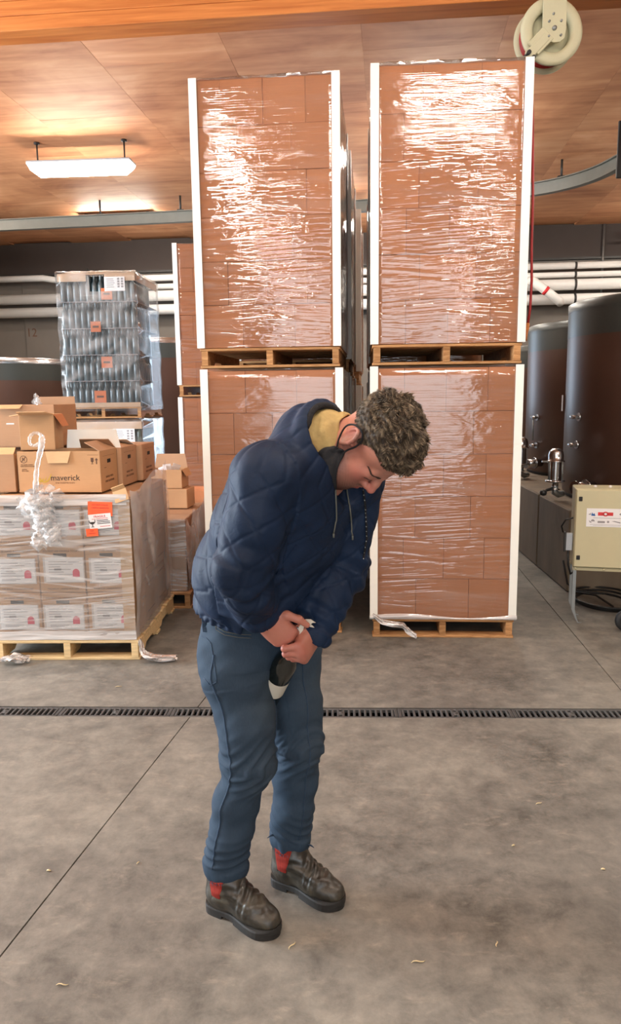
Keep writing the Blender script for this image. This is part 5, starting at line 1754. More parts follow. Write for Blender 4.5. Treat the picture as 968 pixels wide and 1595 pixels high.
# ---- hands
def hand(g, wr, d, n, curls, thumb, side, scale=1.0, spread=.0):
    """wr wrist, d towards the knuckles, n out of the back of the hand; side = direction of the thumb"""
    d = unit(d); n = np.array(n, float); n = unit(n - d * (n @ d)); s = np.cross(n, d) * side
    S = scale
    P = lambda a, b, c: wr + S * (d * a + s * b + n * c)
    tips = []
    lens = [(.043, .027, .022), (.047, .031, .023), (.044, .029, .023), (.035, .022, .020)]
    mcp = [(.092, .030, .0), (.096, .009, .004), (.091, -.011, .003), (.082, -.030, -.002)]
    rad = [.0098, .0100, .0095, .0084]
    for i in range(4):
        b = P(*mcp[i])
        g.cone(P(.012, mcp[i][1] * .55, 0), b, .0175 * S, .0125 * S, .016)
        ang = 0; p = b; path = [p]
        for j in range(3):
            ang += R(curls[i][j])
            dd = d * math.cos(ang) - n * math.sin(ang) + s * spread * (1.5 - i) * .1
            p = p + S * lens[i][j] * unit(dd)
            path.append(p)
        r = rad[i] * S
        g.chain(path, [r * 1.08, r * 1.02, r * .94, r * .82], .0035)
        g.ell(path[0], (r * 1.2,) * 3, .006)
        g.ell(path[1], (r * 1.10,) * 3, .004)
        tips.append(path)
    g.ell(P(.050, 0, -.004), (.052 * S, .040 * S, .0165 * S), .02, 'add', (d, s, n))
    g.ell(P(.040, .024, -.012), (.034 * S, .018 * S, .017 * S), .015, 'add', (d, s, n))
    g.chain([P(-.06, 0, 0), P(.0, 0, 0), P(.02, 0, -.002)], [.031 * S, .026 * S, .024 * S], .02)
    tp = [P(.018, .026, -.010)] + [P(*t) for t in thumb]
    g.chain(tp, [.0165 * S, .0135 * S, .0115 * S, .0085 * S], .006)
    return tips, tp, s

def build_hands():
    out = []
    g = Field((-.30, 1.90, .88), (-.04, 2.13, 1.12), .0019)
    # right hand: back of the hand to the viewer, thumb lying along the corkscrew
    rt, rth, rs = hand(g, R_WR + np.array((.014, .006, -.016)), (.66, .10, -.62), (-.30, -.93, .20),
                       [(38, 78, 40), (48, 84, 42), (55, 86, 45), (58, 84, 45)],
                       [(.046, .054, .000), (.080, .069, .002), (.110, .071, .0)], 1, .95)
    V1, Q1 = g.mesh(1)
    g2 = Field((-.24, 1.88, .82), (.04, 2.18, 1.08), .0019)
    lt, lth, ls = hand(g2, L_WR + np.array((-.006, -.006, -.006)), (-.36, -.85, -.38), (.93, -.37, .05),
                       [(66, 92, 45), (74, 94, 45), (80, 94, 45), (84, 92, 45)],
                       [(.040, .050, -.016), (.062, .060, -.034), (.076, .054, -.056)], -1, .95)
    V2, Q2 = g2.mesh(1)
    skin = np.array(srgb(184, 120, 102)[:3]); kn = np.array(srgb(164, 82, 76)[:3])
    cols = []
    for V, tips in ((V1, rt), (V2, lt)):
        c = np.tile(skin, (len(V), 1))
        for path in tips:
            for q in path[:3]:
                m = np.exp(-(np.linalg.norm(V - q, axis=1) / .014) ** 2)[:, None] * .6
                c = c * (1 - m) + kn * m
        cols.append(c)
    return (V1, Q1, cols[0]), (V2, Q2, cols[1]), rt, lt

def build_body():
    """one skin mesh: head, neck, core of trunk and limbs, both hands"""
    parts = [build_head()]
    hr, hl_, rt, lt = build_hands()
    parts += [hr, hl_]
    g = Field((-.50, 1.80, .05), (.20, 2.50, 1.55), .011)
    for i in range(4):
        g.esec(SP[i], SP[i + 1], tL, tF, (.15, .15, .15, .16, .10)[i], (.15, .15, .15, .16, .10)[i + 1], (.11, .11, .11, .10, .07)[i], (.11, .11, .11, .10, .07)[i + 1], .03)
    g.chain([R_SH, R_EL, R_WR, R_WR + np.array((.014, .006, -.016))], [.048, .038, .030, .026], .03)
    g.chain([L_SH, L_EL, L_WR, L_WR + np.array((-.006, -.006, -.006))], [.048, .038, .030, .026], .03)
    g.cone(SP[4], R_SH, .06, .05, .03); g.cone(SP[4], L_SH, .06, .05, .03)
    g.ell(PEL + np.array((0, 0, -.02)), (.13, .13, .12), .03)
    g.chain([R_HIP, R_KN, R_AN], [.08, .052, .038], .03)
    g.chain([L_HIP, L_KN, L_AN], [.08, .052, .038], .03)
    V, Q = g.mesh(1)
    parts.append((V, Q, np.tile(np.array(srgb(200, 140, 120)[:3]), (len(V), 1))))
    Vs, Qs, Cs, o = [], [], [], 0
    for V, Q, c in parts:
        Vs.append(V); Qs.append(Q + o); Cs.append(c); o += len(V)
    me = np_mesh('body', np.concatenate(Vs), np.concatenate(Qs), M['skin'], np.concatenate(Cs))
    child('body', me)
    return rt, lt
RT, LT = build_body()

# ---- jeans
R_LEG = [R_HIP, np.array((-.315, 2.155, .83)), np.array((-.286, 2.125, .66)), R_KN, np.array((-.326, 2.135, .40)), np.array((-.347, 2.146, .29)), np.array((-.366, 2.152, .178))]
R_RAD = [.112, .108, .084, .073, .063, .062, .063]
L_LEG = [L_HIP, np.array((-.172, 2.318, .82)), np.array((-.145, 2.275, .66)), L_KN, np.array((-.148, 2.275, .40)), np.array((-.158, 2.284, .29)), np.array((-.168, 2.286, .190))]
L_RAD = [.112, .104, .082, .070, .065, .063, .060]
def build_jeans():
    g = Field((-.52, 1.98, .10), (.10, 2.52, 1.09), .0042)
    up = np.array((0, 0, 1.))
    g.esec((-.250, 2.235, 1.04), (-.246, 2.245, .925), pL, pF, .172, .190, .128, .142, 0)
    g.ell(PEL + pL * -.075 - pF * .070 + np.array((0, 0, -.060)), (.090, .095, .105), .05)
    g.ell(PEL + pL * .085 - pF * .070 + np.array((0, 0, -.060)), (.090, .095, .105), .05)
    g.chain(R_LEG, R_RAD, .045)
    g.chain(L_LEG, L_RAD, .045)
    # cuffs flare a little and stack over the boots
    for leg, rr in ((R_LEG, .066), (L_LEG, .063)):
        e = leg[-1]
        g.cone(e + np.array((0, 0, .045)), e + np.array((-.002, 0, -.012)), rr - .002, rr, .02)
        g.plane(e + np.array((0, 0, -.028)), (0.02, 0, -1)) if False else None
    V, Q = g.mesh(2)
    N = vnormals(V, Q)
    disp = np.zeros(len(V))
    for leg, sd in ((R_LEG, 1), (L_LEG, 2)):
        T, dist, D, Cc = seg_param(V, leg)
        near = dist < .14
        tk = np.linalg.norm(leg[1] - leg[0]) + np.linalg.norm(leg[2] - leg[1]) + np.linalg.norm(leg[3] - leg[2])
        total = tk + sum(np.linalg.norm(leg[i + 1] - leg[i]) for i in range(3, 6))
        q = V - Cc
        ang = np.arctan2(q @ pL, q @ pF)
        # creases behind and around the knee, stacking at the cuff, pull lines on the thigh
        kn = np.exp(-((T - tk) / .075) ** 2)
        w1 = np.sin((T + .05 * np.sin(ang * 1.3 + sd)) * 150 + 1.6 * np.sin(ang * 2 + sd))
        w2 = np.sin((T + .035 * np.sin(ang + 2 * sd)) * 190 + 2.0 * np.sin(ang * 1.5))
        cf = np.exp(-((T - total + .03) / .075) ** 2)
        th = np.exp(-((T - .08) / .10) ** 2)
        d_ = .0050 * kn * np.maximum(w1, -.35) + .0040 * cf * np.maximum(w2, -.4) + .0028 * th * np.sin(T * 70 + 3.0 * ang)
        d_ += .0030 * np.sin(T * 33 + 2 * ang + sd) * (T > .12)
        disp += np.where(near, d_, 0)
    disp += .0016 * nz(V, 75, 5)
    V = V + N * disp[:, None]
    # worn, paler fronts of the thighs and knees: dye wear that belongs to the cloth
    c0 = np.array(srgb(40, 56, 73)[:3]); c1 = np.array(srgb(62, 70, 74)[:3]); c2 = np.array(srgb(18, 28, 42)[:3])
    T, dist, D, Cc = seg_param(V, R_LEG); T2, dist2, D2, Cc2 = seg_param(V, L_LEG)
    useL = dist2 < dist
    Cx = np.where(useL[:, None], Cc2, Cc); Tx = np.where(useL, T2, T)
    q = V - Cx; q = q / (np.linalg.norm(q, axis=1)[:, None] + 1e-9)
    fr = np.clip(q @ pF, 0, 1) ** 2
    wear = fr * (np.exp(-((Tx - .17) / .11) ** 2) + .6 * np.exp(-((Tx - .38) / .07) ** 2)) * (.75 + .35 * nz(V, 30, 8))
    inn = np.clip(nz(V, 45, 11) - .45, 0, 1) * .5
    wear = np.clip(wear, 0, 1)[:, None]; inn = inn[:, None]
    col = c0 * (1 - wear * .6) + c1 * wear * .6
    col = col * (1 - inn) + c2 * inn
    V[:, 2] = np.maximum(V[:, 2], .112)
    j = child('jeans', np_mesh('jeans', V, Q, M['denim'], col))
    from mathutils.bvhtree import BVHTree
    bvh = BVHTree.FromPolygons([tuple(v) for v in V], [tuple(q_) for q_ in Q])
    def on(p, lift=.001):
        loc, nn, i, dd = bvh.find_nearest(Vector(p))
        return loc + nn * lift
    m = MB()
    # outer side seams, inseams, waist seams
    for leg, sg in ((R_LEG, -1), (L_LEG, 1)):
        for dr_, rr in ((pL * sg, .0030), (unit(pF * .9 + pL * -sg * .5), .0018)):
            P = []
            for i in range(len(leg) - 1):
                for k in range(9):
                    p = leg[i] + (leg[i + 1] - leg[i]) * k / 9
                    hit = bvh.ray_cast(Vector(p + dr_ * .3), Vector(-dr_))
                    if hit[0] is not None: P.append(hit[0] + hit[1] * .0004)
            m.tube(P, rr, 6)
    m.build('seams', M['denim_dark'], None)
    o = bpy.data.objects[-1] if False else [x for x in COL.objects if x.name.startswith('seams')][-1]
    o.parent = j; o.matrix_parent_inverse = Matrix.Translation((-PEL[0], -PEL[1], 0)) @ Matrix.Identity(4)
    o.matrix_parent_inverse = Matrix.Identity(4)
    return j, on
JEANS, ON_JEANS = build_jeans()

# ---- boots
def build_boot(name, heel, ang, label):
    L = .277
    A = Matrix.Translation((heel[0], heel[1], 0)) @ Matrix.Rotation(ang, 4, 'Z')
    g = Field((-.03, -.07, .0), (.31, .07, .235), .0028)
    ex = (1, 0, 0), (0, 1, 0), (0, 0, 1)
    g.ell((.220, .004, .044), (.058, .046, .036), 0)
    g.ell((.160, .002, .052), (.075, .043, .040), .03)
    g.ell((.058, 0, .050), (.056, .038, .045), .03)
    g.esec((.060, 0, .070), (.062, 0, .185), (0, 1, 0), (1, 0, 0), .042, .045, .056, .060, .03)
    g.cone((.095, 0, .120), (.170, .002, .072), .040, .034, .04)
    # toe crease folds
    V, Q = g.mesh(2)
    N = vnormals(V, Q)
    x, y, z = V[:, 0], V[:, 1], V[:, 2]
    top = np.clip(N[:, 2] + .25, 0, 1)
    cr = np.exp(-((x - .168) / .030) ** 2) * top
    d_ = .0034 * cr * np.sin(x * 260 + 30 * y + 1.5 * np.sin(y * 70))
    an = np.exp(-((z - .105) / .035) ** 2)
    d_ += .0030 * an * np.sin(z * 190 + 14 * x + 1.4 * np.sin(x * 40)) * (x > .05)
    d_ += .0012 * nz(V, 80, 4)
    V = V + N * d_[:, None]
    V[:, 2] = np.maximum(V[:, 2], .022)
    Mt = np.array(A)
    W = V @ Mt[:3, :3].T + Mt[:3, 3]
    b = child(name, np_mesh(name, W, Q, M['boot']))
    # sole with a separate heel
    def outline(k, x0=-.004, x1=L + .004):
        pts = []
        for i in range(k):
            u = i / (k - 1)
            xx = x0 + (x1 - x0) * (1 - math.cos(u * PI)) / 2
            t_ = (xx - x0) / (x1 - x0)
            wd = .040 + .014 * math.exp(-((t_ - .78) / .22) ** 2) - .006 * math.exp(-((t_ - .40) / .14) ** 2)
            wd *= min(1, math.sqrt(max(0, 1 - ((t_ - .13) / .13) ** 2)) if t_ < .13 else 1) if t_ < .13 else (math.sqrt(max(0, 1 - ((t_ - .80) / .20) ** 2)) if t_ > .80 else 1)
            pts.append((xx, wd))
        return pts
    P = outline(26)
    ring = [(x, -w + .003) for x, w in P] + [(x, w + .003) for x, w in P[-2:0:-1]]
    m = MB()
    n = len(ring)
    def loop(z, s, cut=None):
        return [(cx * 1.0 if True else 0, cy * s, z + .007 * max(0, (cx - .2) / .08) ** 2) for cx, cy in ring]
    lay = [loop(.010, .96), loop(.012, 1.02), loop(.026, 1.04), loop(.031, .98)]
    vs = [p for l_ in lay for p in l_]
    fs = [(j * n + i, j * n + (i + 1) % n, (j + 1) * n + (i + 1) % n, (j + 1) * n + i) for j in range(3) for i in range(n)]
    fs += [tuple(range(n))[::-1], tuple(range(3 * n, 4 * n))]
    m.add(vs, fs)
    hp = [(x, y) for x, y in ring if x < .085]
    hp.sort(key=lambda p: math.atan2(p[1] - .003, p[0] - .045))
    m.prism(hp, (0, 0, .0125), (0, 0, 0), (1, 0, 0), (0, 1, 0))
    fp = [(x, y) for x, y in ring if x > .125]
    fp.sort(key=lambda p: math.atan2(p[1] - .003, p[0] - .20))
    m.prism([(x - .004, y * .97) for x, y in fp], (0, 0, .0125), (0, 0, 0.0), (1, 0, 0), (0, 1, 0))
    me = m.mesh('sole', M['sole'])
    me.transform(A)
    s = link('sole', me); s.parent = b
    # red elastic gores, both sides, laid on the leather
    from mathutils.bvhtree import BVHTree
    bvh = BVHTree.FromPolygons([tuple(v) for v in V], [tuple(q_) for q_ in Q])
    for sg in (-1, 1):
        def fn(u, v):
            zz = .180 - .098 * v
            hw = .034 * (1 - .50 * v ** 1.5)
            cx = .072 - .004 * v
            p = Vector((cx + (u - .5) * 2 * hw, sg * .10, zz))
            h_ = bvh.ray_cast(p, Vector((0, -sg, 0)))
            q = h_[0] if h_[0] is not None else Vector((p.x, sg * .04, zz))
            e = min(u, 1 - u, v) * 8
            return (q.x, q.y + sg * (.0006 + .0010 * min(1, e)), q.z)
        mm = MB().grid(14, 12, fn).mesh('elastic_gore', M['elastic'], False)
        mm.transform(A)
        o = link('elastic_gore', mm); o.parent = b; o['label'] = 'red elastic side gore'
    return b
build_boot('boot', (-.432, 2.180), R(-31), 'near')
build_boot('boot', (-.232, 2.312), R(-31), 'far')

# ---- jacket
R_ARM = [R_SH, (R_SH + R_EL) / 2 + np.array((-.002, -.004, 0)), R_EL, (R_EL + R_WR) / 2 + np.array((-.006, 0, -.006)), R_WR + np.array((.004, .002, -.004))]
L_ARM = [L_SH, (L_SH + L_EL) / 2, L_EL, (L_EL + L_WR) / 2, L_WR + np.array((-.004, -.012, -.008))]
HC = np.array((-.034, 2.024, 1.528)); Hn = unit((.78, -.56, .27))
def build_jacket():
    g = Field((-.53, 1.74, .90), (.20, 2.42, 1.70), .0036)
    A_ = (.200, .216, .218, .205, .135); B_ = (.184, .186, .172, .148, .095)
    for i in range(4):
        l = pL * (1 - i / 3.5) + tL * (i / 3.5)
        g.esec(SP[i], SP[i + 1], l, None if False else tF, A_[i], A_[i + 1], B_[i], B_[i + 1], .05 if i else 0)
    # rounded upper back
    g.ell(SP[3] - tF * .05 + np.array((0, 0, -.015)), (.175, .11, .13), .06, 'add', (tL, tF, (0, 0, 1)))
    # shoulders and sleeves
    g.cone(SP[4] + np.array((-.01, .0, -.045)), R_SH, .085, .088, .06)
    g.cone(SP[4] + np.array((-.01, .0, -.045)), L_SH, .085, .086, .06)
    g.chain(R_ARM, [.088, .080, .070, .063, .052], .035)
    g.chain(L_ARM, [.086, .078, .068, .060, .050], .035)
    # hood: a thick bowl lying behind the neck
    e1 = unit(np.cross(Hn, (0, 0, 1.))); e2 = np.cross(e1, Hn)
    g.ell(HC - Hn * .055, (.088, .122, .118), .05, 'add', (Hn, e1, e2))
    ringp = [HC + e1 * (.098 * math.cos(a)) + e2 * (.094 * math.sin(a)) for a in [k * 2 * PI / 20 for k in range(21)]]
    g.chain(ringp, [.017] * 21, .02)
    # open neck, cuffs and hem
    g.ell(HC + Hn * .034, (.098, .092, .088), .012, 'sub', (Hn, e1, e2))
    g.ell(H(.05, 0, -.075), (.115, .085, .085), .03, 'sub', HAX)
    d = unit(R_WR - R_EL)
    g.cone(R_WR + d * .034, R_WR + d * .10, .046, .07, .004, 'sub')
    d = unit(L_WR - L_EL)
    g.cone(L_WR + d * .046, L_WR + d * .11, .044, .07, .004, 'sub')
    # hem: cut flat, a little lower at the back
    g.plane(SP[0] + np.array((0, 0, -.022)), unit(np.array((0, 0, -1.)) - pF * .16), .012)
    # gathered waistband
    V, Q = g.mesh(2)
    N = vnormals(V, Q)
    Ts, ds, Ds, Cs = seg_param(V, SP)
    Tr, dr, Dr, Cr = seg_param(V, R_ARM)
    Tl, dl, Dl, Cl = seg_param(V, L_ARM)
    inR = (dr < .115) & (dr / .085 < ds / .16); inL = (dl < .110) & (dl / .08 < ds / .16) & ~inR
    # quilting: diamond stitch lines
    def diamonds(s, t, p=.118):
        a = (s + t) / p; b = (s - t) / p
        da = np.abs(a - np.round(a)) * p; db = np.abs(b - np.round(b)) * p
        m = np.minimum(da, db) * .72
        return np.exp(-(m / .0042) ** 2), np.clip(np.minimum(da, db) / (p * .5), 0, 1)
    def angle(P, C, D, ref):
        e = ref - D * (D @ ref)[:, None]; e /= np.linalg.norm(e, axis=1)[:, None] + 1e-9
        w = np.cross(D, e); q = P - C
        return np.arctan2((q * w).sum(1), (q * e).sum(1))
    s_t = angle(V, Cs, Ds, -tF) * .175
    gt, pt = diamonds(s_t, Ts * 1.15)
    s_r = angle(V, Cr, Dr, unit((-.5, -.8, .2))) * .078
    gr, pr = diamonds(s_r, Tr * 1.1 + .03)
    s_l = angle(V, Cl, Dl, unit((.5, -.8, .2))) * .074
    gl, pl_ = diamonds(s_l, Tl * 1.1)
    groove = np.where(inR, gr, np.where(inL, gl, gt)); puff = np.where(inR, pr, np.where(inL, pl_, pt))
    hoodm = np.exp(-(np.linalg.norm(V - HC, axis=1) / .10) ** 4)
    disp = (-.0022 * groove + .0013 * (puff - .4)) * (1 - hoodm)
    # folds of the sleeves, mostly at the elbows and above the cuffs
    for inn, T, s_, el, tot, sd in ((inR, Tr, s_r, .26, .50, 0), (inL, Tl, s_l, .30, .52, 1.3)):
        fe = np.exp(-((T - el) / .085) ** 2); fc = np.exp(-((T - tot + .03) / .07) ** 2)
        dd = .0055 * fe * np.sin(T * 105 + 14 * s_ + sd + np.sin(s_ * 30)) + .0050 * fc * np.sin(T * 150 + 10 * s_ + sd) + .004 * np.sin(T * 30 + 26 * s_ + sd)
        disp += np.where(inn, dd, 0)
    tor = ~(inR | inL)
    fw = np.exp(-((Ts - .05) / .09) ** 2)
    disp += np.where(tor, .0060 * fw * np.sin(Ts * 60 + 9 * s_t) + .0040 * np.sin(Ts * 26 + 17 * s_t + 1), 0) * (1 - hoodm)
    hem = np.exp(-((V[:, 2] - (SP[0][2] - .012)) / .016) ** 2) * tor
    disp += hem * (.0030 * np.sin(s_t * 240) - .004)
    disp += .0015 * nz(V, 95, 2)
    V = V + N * disp[:, None]
    V = lap(V, Q, .25)
    j = child('jacket', np_mesh('jacket', V, Q, M['jacket']))
    from mathutils.bvhtree import BVHTree
    bvh = BVHTree.FromPolygons([tuple(v) for v in V], [tuple(q_) for q_ in Q])
    # mustard lining: a soft funnel standing around the neck inside the dropped hood, open at the throat
    up_c = (H(-.020, 0, -.052) + H(-.018, 0, -.075)) / 2
    def fn(u, v):
        a = R(-150) + u * R(300)
        c = HC * (1 - v) + (up_c + Hn * .004) * v
        # angle 0 points to the back of the neck, away from the face
        bx = unit(-hf + Hn * float(hf @ Hn)); by = np.cross(Hn, bx)
        rr = (.090 * (1 - v) + .064 * v) + .006 * math.sin(v * PI) + .0025 * math.sin(a * 7 + v * 9) + .003 * math.sin(a * 3 - v * 12)
        k = 1 - .06 * (abs(u - .5) * 2) ** 3
        return tuple(c + (bx * math.cos(a) + by * math.sin(a)) * rr * k - Hn * (.012 * (1 - v)) - Hn * .020 * v * (abs(u - .5) * 2) ** 2)
    m = MB(); m.grid(72, 16, fn)
    o = link('hood_lining', m.mesh('hood_lining', M['mustard'], False)); o.parent = j; o['label'] = 'mustard yellow hood lining'
    so = o.modifiers.new('thickness', 'SOLIDIFY'); so.thickness = .004; so.offset = -1
    m = MB()
    def rimp(a, k=1.0, h_=.0): return HC + e1 * (.094 * k * math.cos(a)) + e2 * (.090 * k * math.sin(a)) + Hn * (.016 + h_)
    m.tube([rimp(R(20 + 9 * i), 1.03, .003) for i in range(15)], [.004] + [.009] * 13 + [.004], 8)
    o = link('fleece_edge', m.mesh('fleece_edge', M['fleece'])); o.parent = j
    return j, bvh, e1, e2
JACKET, JBVH, HE1, HE2 = build_jacket()

# ---- hair, brows, lashes
def build_hair():
    g = Field(HO - .20, HO + .22, .0030)
    E_ = lambda c, r, k=.02, op='add': g.ell(H(*c), [x * HS for x in r], k, op, HAX)
    E_((-.014, 0, .051), (.104, .0805, .085), 0)
    E_((.042, 0, .080), (.055, .060, .046), .03)
    E_((-.004, 0, .106), (.068, .056, .028), .03)
    E_((.120, 0, -.012), (.085, .12, .084), .012, 'sub')
    for s in (-1, 1):
        E_((.058, s * .085, .005), (.048, .040, .052), .012, 'sub')
        E_((.010, s * .090, -.055), (.06, .050, .055), .010, 'sub')
        E_((-.016, s * .090, -.004), (.026, .026, .036), .006, 'sub')
    E_((-.040, 0, -.115), (.12, .12, .070), .012, 'sub')
    V, Q = g.mesh(2)
    N = vnormals(V, Q)
    L = (V - HO) @ HAX.T / HS
    top = np.clip((L[:, 2] - .055) / .05, 0, 1)
    V = V + N * ((.0015 + .0050 * top) * nz(V * np.array((1, 1, 1)), 150, 7) + .0018 * nz(V, 420, 9))[:, None]
    rs = np.random.RandomState(5)
    pw = .6 + top; pick = rs.choice(len(V), 11500, replace=False, p=pw / pw.sum())
    cl = rs.choice(np.where(top > .05)[0], 330, replace=False)      # locks: neighbouring tufts bend alike
    clc = rs.normal(size=(330, 3)); clp = V[cl]
    vs, qs, cs = [V], [Q], []
    dark = np.array(srgb(60, 48, 38)[:3]); mid = np.array(srgb(98, 82, 64)[:3]); lite = np.array(srgb(162, 142, 116)[:3]); grey = np.array(srgb(108, 95, 80)[:3])
    def colour(P, l, n_):
        t = np.clip(.5 + .5 * nz(P, 260, 4) + .25 * n_, 0, 1)[:, None]
        c = np.where(t < .5, dark + (mid - dark) * t * 2, mid + (lite - mid) * (t - .5) * 2)
        side = np.clip((.055 - l[:, 2]) / .05, 0, 1)[:, None] * .7
        return c * (1 - side) + grey * side
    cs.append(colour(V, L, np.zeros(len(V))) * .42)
    base = len(V)
    TV, TQ = [], []
    for n, i in enumerate(pick):
        p, nn, l = V[i], N[i], L[i]
        if l[2] < -.02 and l[0] > .0: continue
        t = top[i]
        flow = hf * .75 - hu * .1 if l[2] > .05 else (-hu * .5 + hf * .5 - hl * .0)
        flow = flow - nn * (flow @ nn)
        ci = int(((clp - p) ** 2).sum(1).argmin())
        curl = (clc[ci] * .75 + rs.normal(size=3) * .16) if t > .08 else rs.normal(size=3) * .25
        to = clp[ci] + nn * .012 - p
        ln = (.006 + .004 * rs.rand()) * (1 - t) + (.014 + .009 * rs.rand()) * t
        w = .0010 + .0010 * t * rs.rand()
        d = unit(nn * (.25 + .45 * t) + flow * .8 + curl * .6 * t)
        ax = unit(np.cross(d, nn) + rs.normal(size=3) * .2)
        path = [p - nn * .002]
        for k in range(4):
            path.append(path[-1] + d * ln / 4)
            d = unit(d + (flow * .30 - nn * .30 + curl * .55 + to * 6) * (.55 if t > .2 else .2))
        b = np.cross(ax, d)
        o = base + len(TV)
        for k, q in enumerate(path):
            r = w * (1, 1, .85, .6, .08)[k]
            TV += [q + ax * r, q - ax * r * .5 + nn * r * .87, q - ax * r * .5 - nn * r * .87]
        for k in range(4):
            for e in range(3):
                e2 = (e + 1) % 3
                TQ.append((o + k * 3 + e, o + k * 3 + e2, o + k * 3 + 3 + e2, o + k * 3 + 3 + e))
    TV = np.array(TV)
    TL = (TV - HO) @ HAX.T / HS
    jit = np.repeat(rs.uniform(-1, 1, len(TV) // 15), 15)
    cs.append(colour(TV, TL, jit))
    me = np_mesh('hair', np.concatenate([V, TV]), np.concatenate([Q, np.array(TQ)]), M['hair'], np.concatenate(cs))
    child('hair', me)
    # eyebrows and lashes, set on the skin
    from mathutils.bvhtree import BVHTree
    B = BVHTree.FromPolygons([tuple(v) for v in HEADMESH[0]], [tuple(q) for q in HEADMESH[1]])
    def face(l_, u_, lift):
        h = B.ray_cast(Vector(H(.20, l_, u_)), Vector(-hf))
        return (h[0] + h[1] * lift) if h[0] is not None else Vector(H(.09, l_, u_))
    r = random.Random(2)
    for s in (-1, 1):
        m = MB()
        for k in range(80):
            u = r.random()
            l0, u0 = s * (.013 + .034 * u), .0125 + .0055 * math.sin(u * 2.4) - .004 * u + r.uniform(-.0042, .0042) * (1 - .5 * u)
            p = face(l0, u0, .0004); q = face(l0 + s * .005, u0 + .0012, .0016); w_ = face(l0 + s * .0095, u0 + .0008, .0010)
            m.tube([p, q, w_], [.0007, .0006, .0002], 4, cap=False)
        tag(child('eyebrow', m.mesh('eyebrow', M['brow'], False)), kind='stuff')
        m = MB()
        P = [face(s * (.033 + .0150 * x), -.0125 + .0022 * x * x, .0002) for x in [k / 6 - 1 for k in range(13)]]
        m.tube(P, .0010, 5)
        for k in range(9):
            x = k / 4 - 1
            c = face(s * (.033 + .0150 * x), -.0125 + .0022 * x * x, .0)
            m.tube([c, c + Vector(hf * .003 - hu * .003), c + Vector(hf * .0045 - hu * .0035)], [.0004, .0003, .0001], 4, cap=False)
        tag(child('eyelashes', m.mesh('eyelashes', M['brow'], False)), kind='stuff')
build_hair()

def hsm(P, k=5):
    out = []
    for i in range(len(P) - 1):
        p0, p1, p2, p3 = P[max(i - 1, 0)], P[i], P[i + 1], P[min(i + 2, len(P) - 1)]
        for j in range(k):
            u = j / k
            out.append(.5 * ((2 * p1) + (p2 - p0) * u + (2 * p0 - 5 * p1 + 4 * p2 - p3) * u * u + (3 * p1 - p0 - 3 * p2 + p3) * u ** 3))
    return out + [P[-1]]

# ---- black cloth mask pulled under the chin
def build_mask():
    from mathutils.bvhtree import BVHTree
    B = BVHTree.FromPolygons([tuple(v) for v in HEADMESH[0]], [tuple(q) for q in HEADMESH[1]])
    path = [H(.018, -.080, -.034), H(.040, -.074, -.052), H(.062, -.060, -.080), H(.082, -.036, -.112), H(.090, 0, -.124), H(.082, .036, -.112), H(.062, .060, -.080), H(.040, .074, -.052), H(.018, .080, -.034)]
    n = len(path)
    def fn(u, v):
        f = u * (n - 1); i = min(int(f), n - 2); p = path[i] + (path[i + 1] - path[i]) * (f - i)
        wd = .062 * math.sin(PI * u) ** .45 + .008
        q = p + (-hf * .80 - hu * .45) * wd * v
        h = B.find_nearest(Vector(q))
        lift = .0065 + .004 * math.sin(v * 13 + u * 7) * math.sin(u * 17 + v * 3) + .006 * v
        return tuple(h[0] + h[1] * lift)
    m = MB(); m.grid(72, 16, fn)
    o = child('face_mask', m.mesh('face_mask', M['mask'], False))
    sol = o.modifiers.new('thickness', 'SOLIDIFY'); sol.thickness = .002
    o['label'] = 'black cloth face mask pulled down under the chin'
    for s in (-1, 1):
        a = [H(.003, s * .078, .026), H(.012, s * .079, .004), H(.015, s * .078, -.022), H(.020, s * .080, -.036), H(.034, s * .078, -.052)]
        b = [H(.003, s * .078, .026), H(-.018, s * .083, .036), H(-.040, s * .085, .020), H(-.044, s * .081, -.012), H(-.022, s * .078, -.042), H(.006, s * .079, -.058), H(.030, s * .077, -.070)]
        a = hsm(a); b = hsm(b)
        for P in (a, b):
            m = MB(); m.tube([Vector(p) for p in P], .0026, 6)
            q = link('ear_loop', m.mesh('ear_loop', M['mask'])); q.parent = o
build_mask()

# ---- small things on the jacket and the jeans, laid on the cloth where the eye meets it
from mathutils.bvhtree import BVHTree
def eye_ray(px, py):
    return (_fw + _rt * ((px - 484) / 1150) - _up * ((py - 797.5) / 1150)).normalized()
CAMV = Vector((0, 0, CAM_H))
def hits(bvh, pts, lift=.001, sub=5):
    out = []
    for i in range(len(pts) - 1):
        for k in range(sub):
            t = k / sub
            x = pts[i][0] + (pts[i + 1][0] - pts[i][0]) * t; y = pts[i][1] + (pts[i + 1][1] - pts[i][1]) * t
            h = bvh.ray_cast(CAMV, eye_ray(x, y))
            if h[0] is not None: out.append(h[0] + h[1] * lift)
    h = bvh.ray_cast(CAMV, eye_ray(*pts[-1]))
    if h[0] is not None: out.append(h[0] + h[1] * lift)
    return out
def bvh_of(o):
    me = o.data
    return BVHTree.FromPolygons([tuple(v.co) for v in me.vertices], [tuple(p.vertices) for p in me.polygons])
def detail(name, mb, mat, parent, label=None):
    o = link(name, mb.mesh(name, mat)); o.parent = parent
    if label: o['label'] = label
    return o
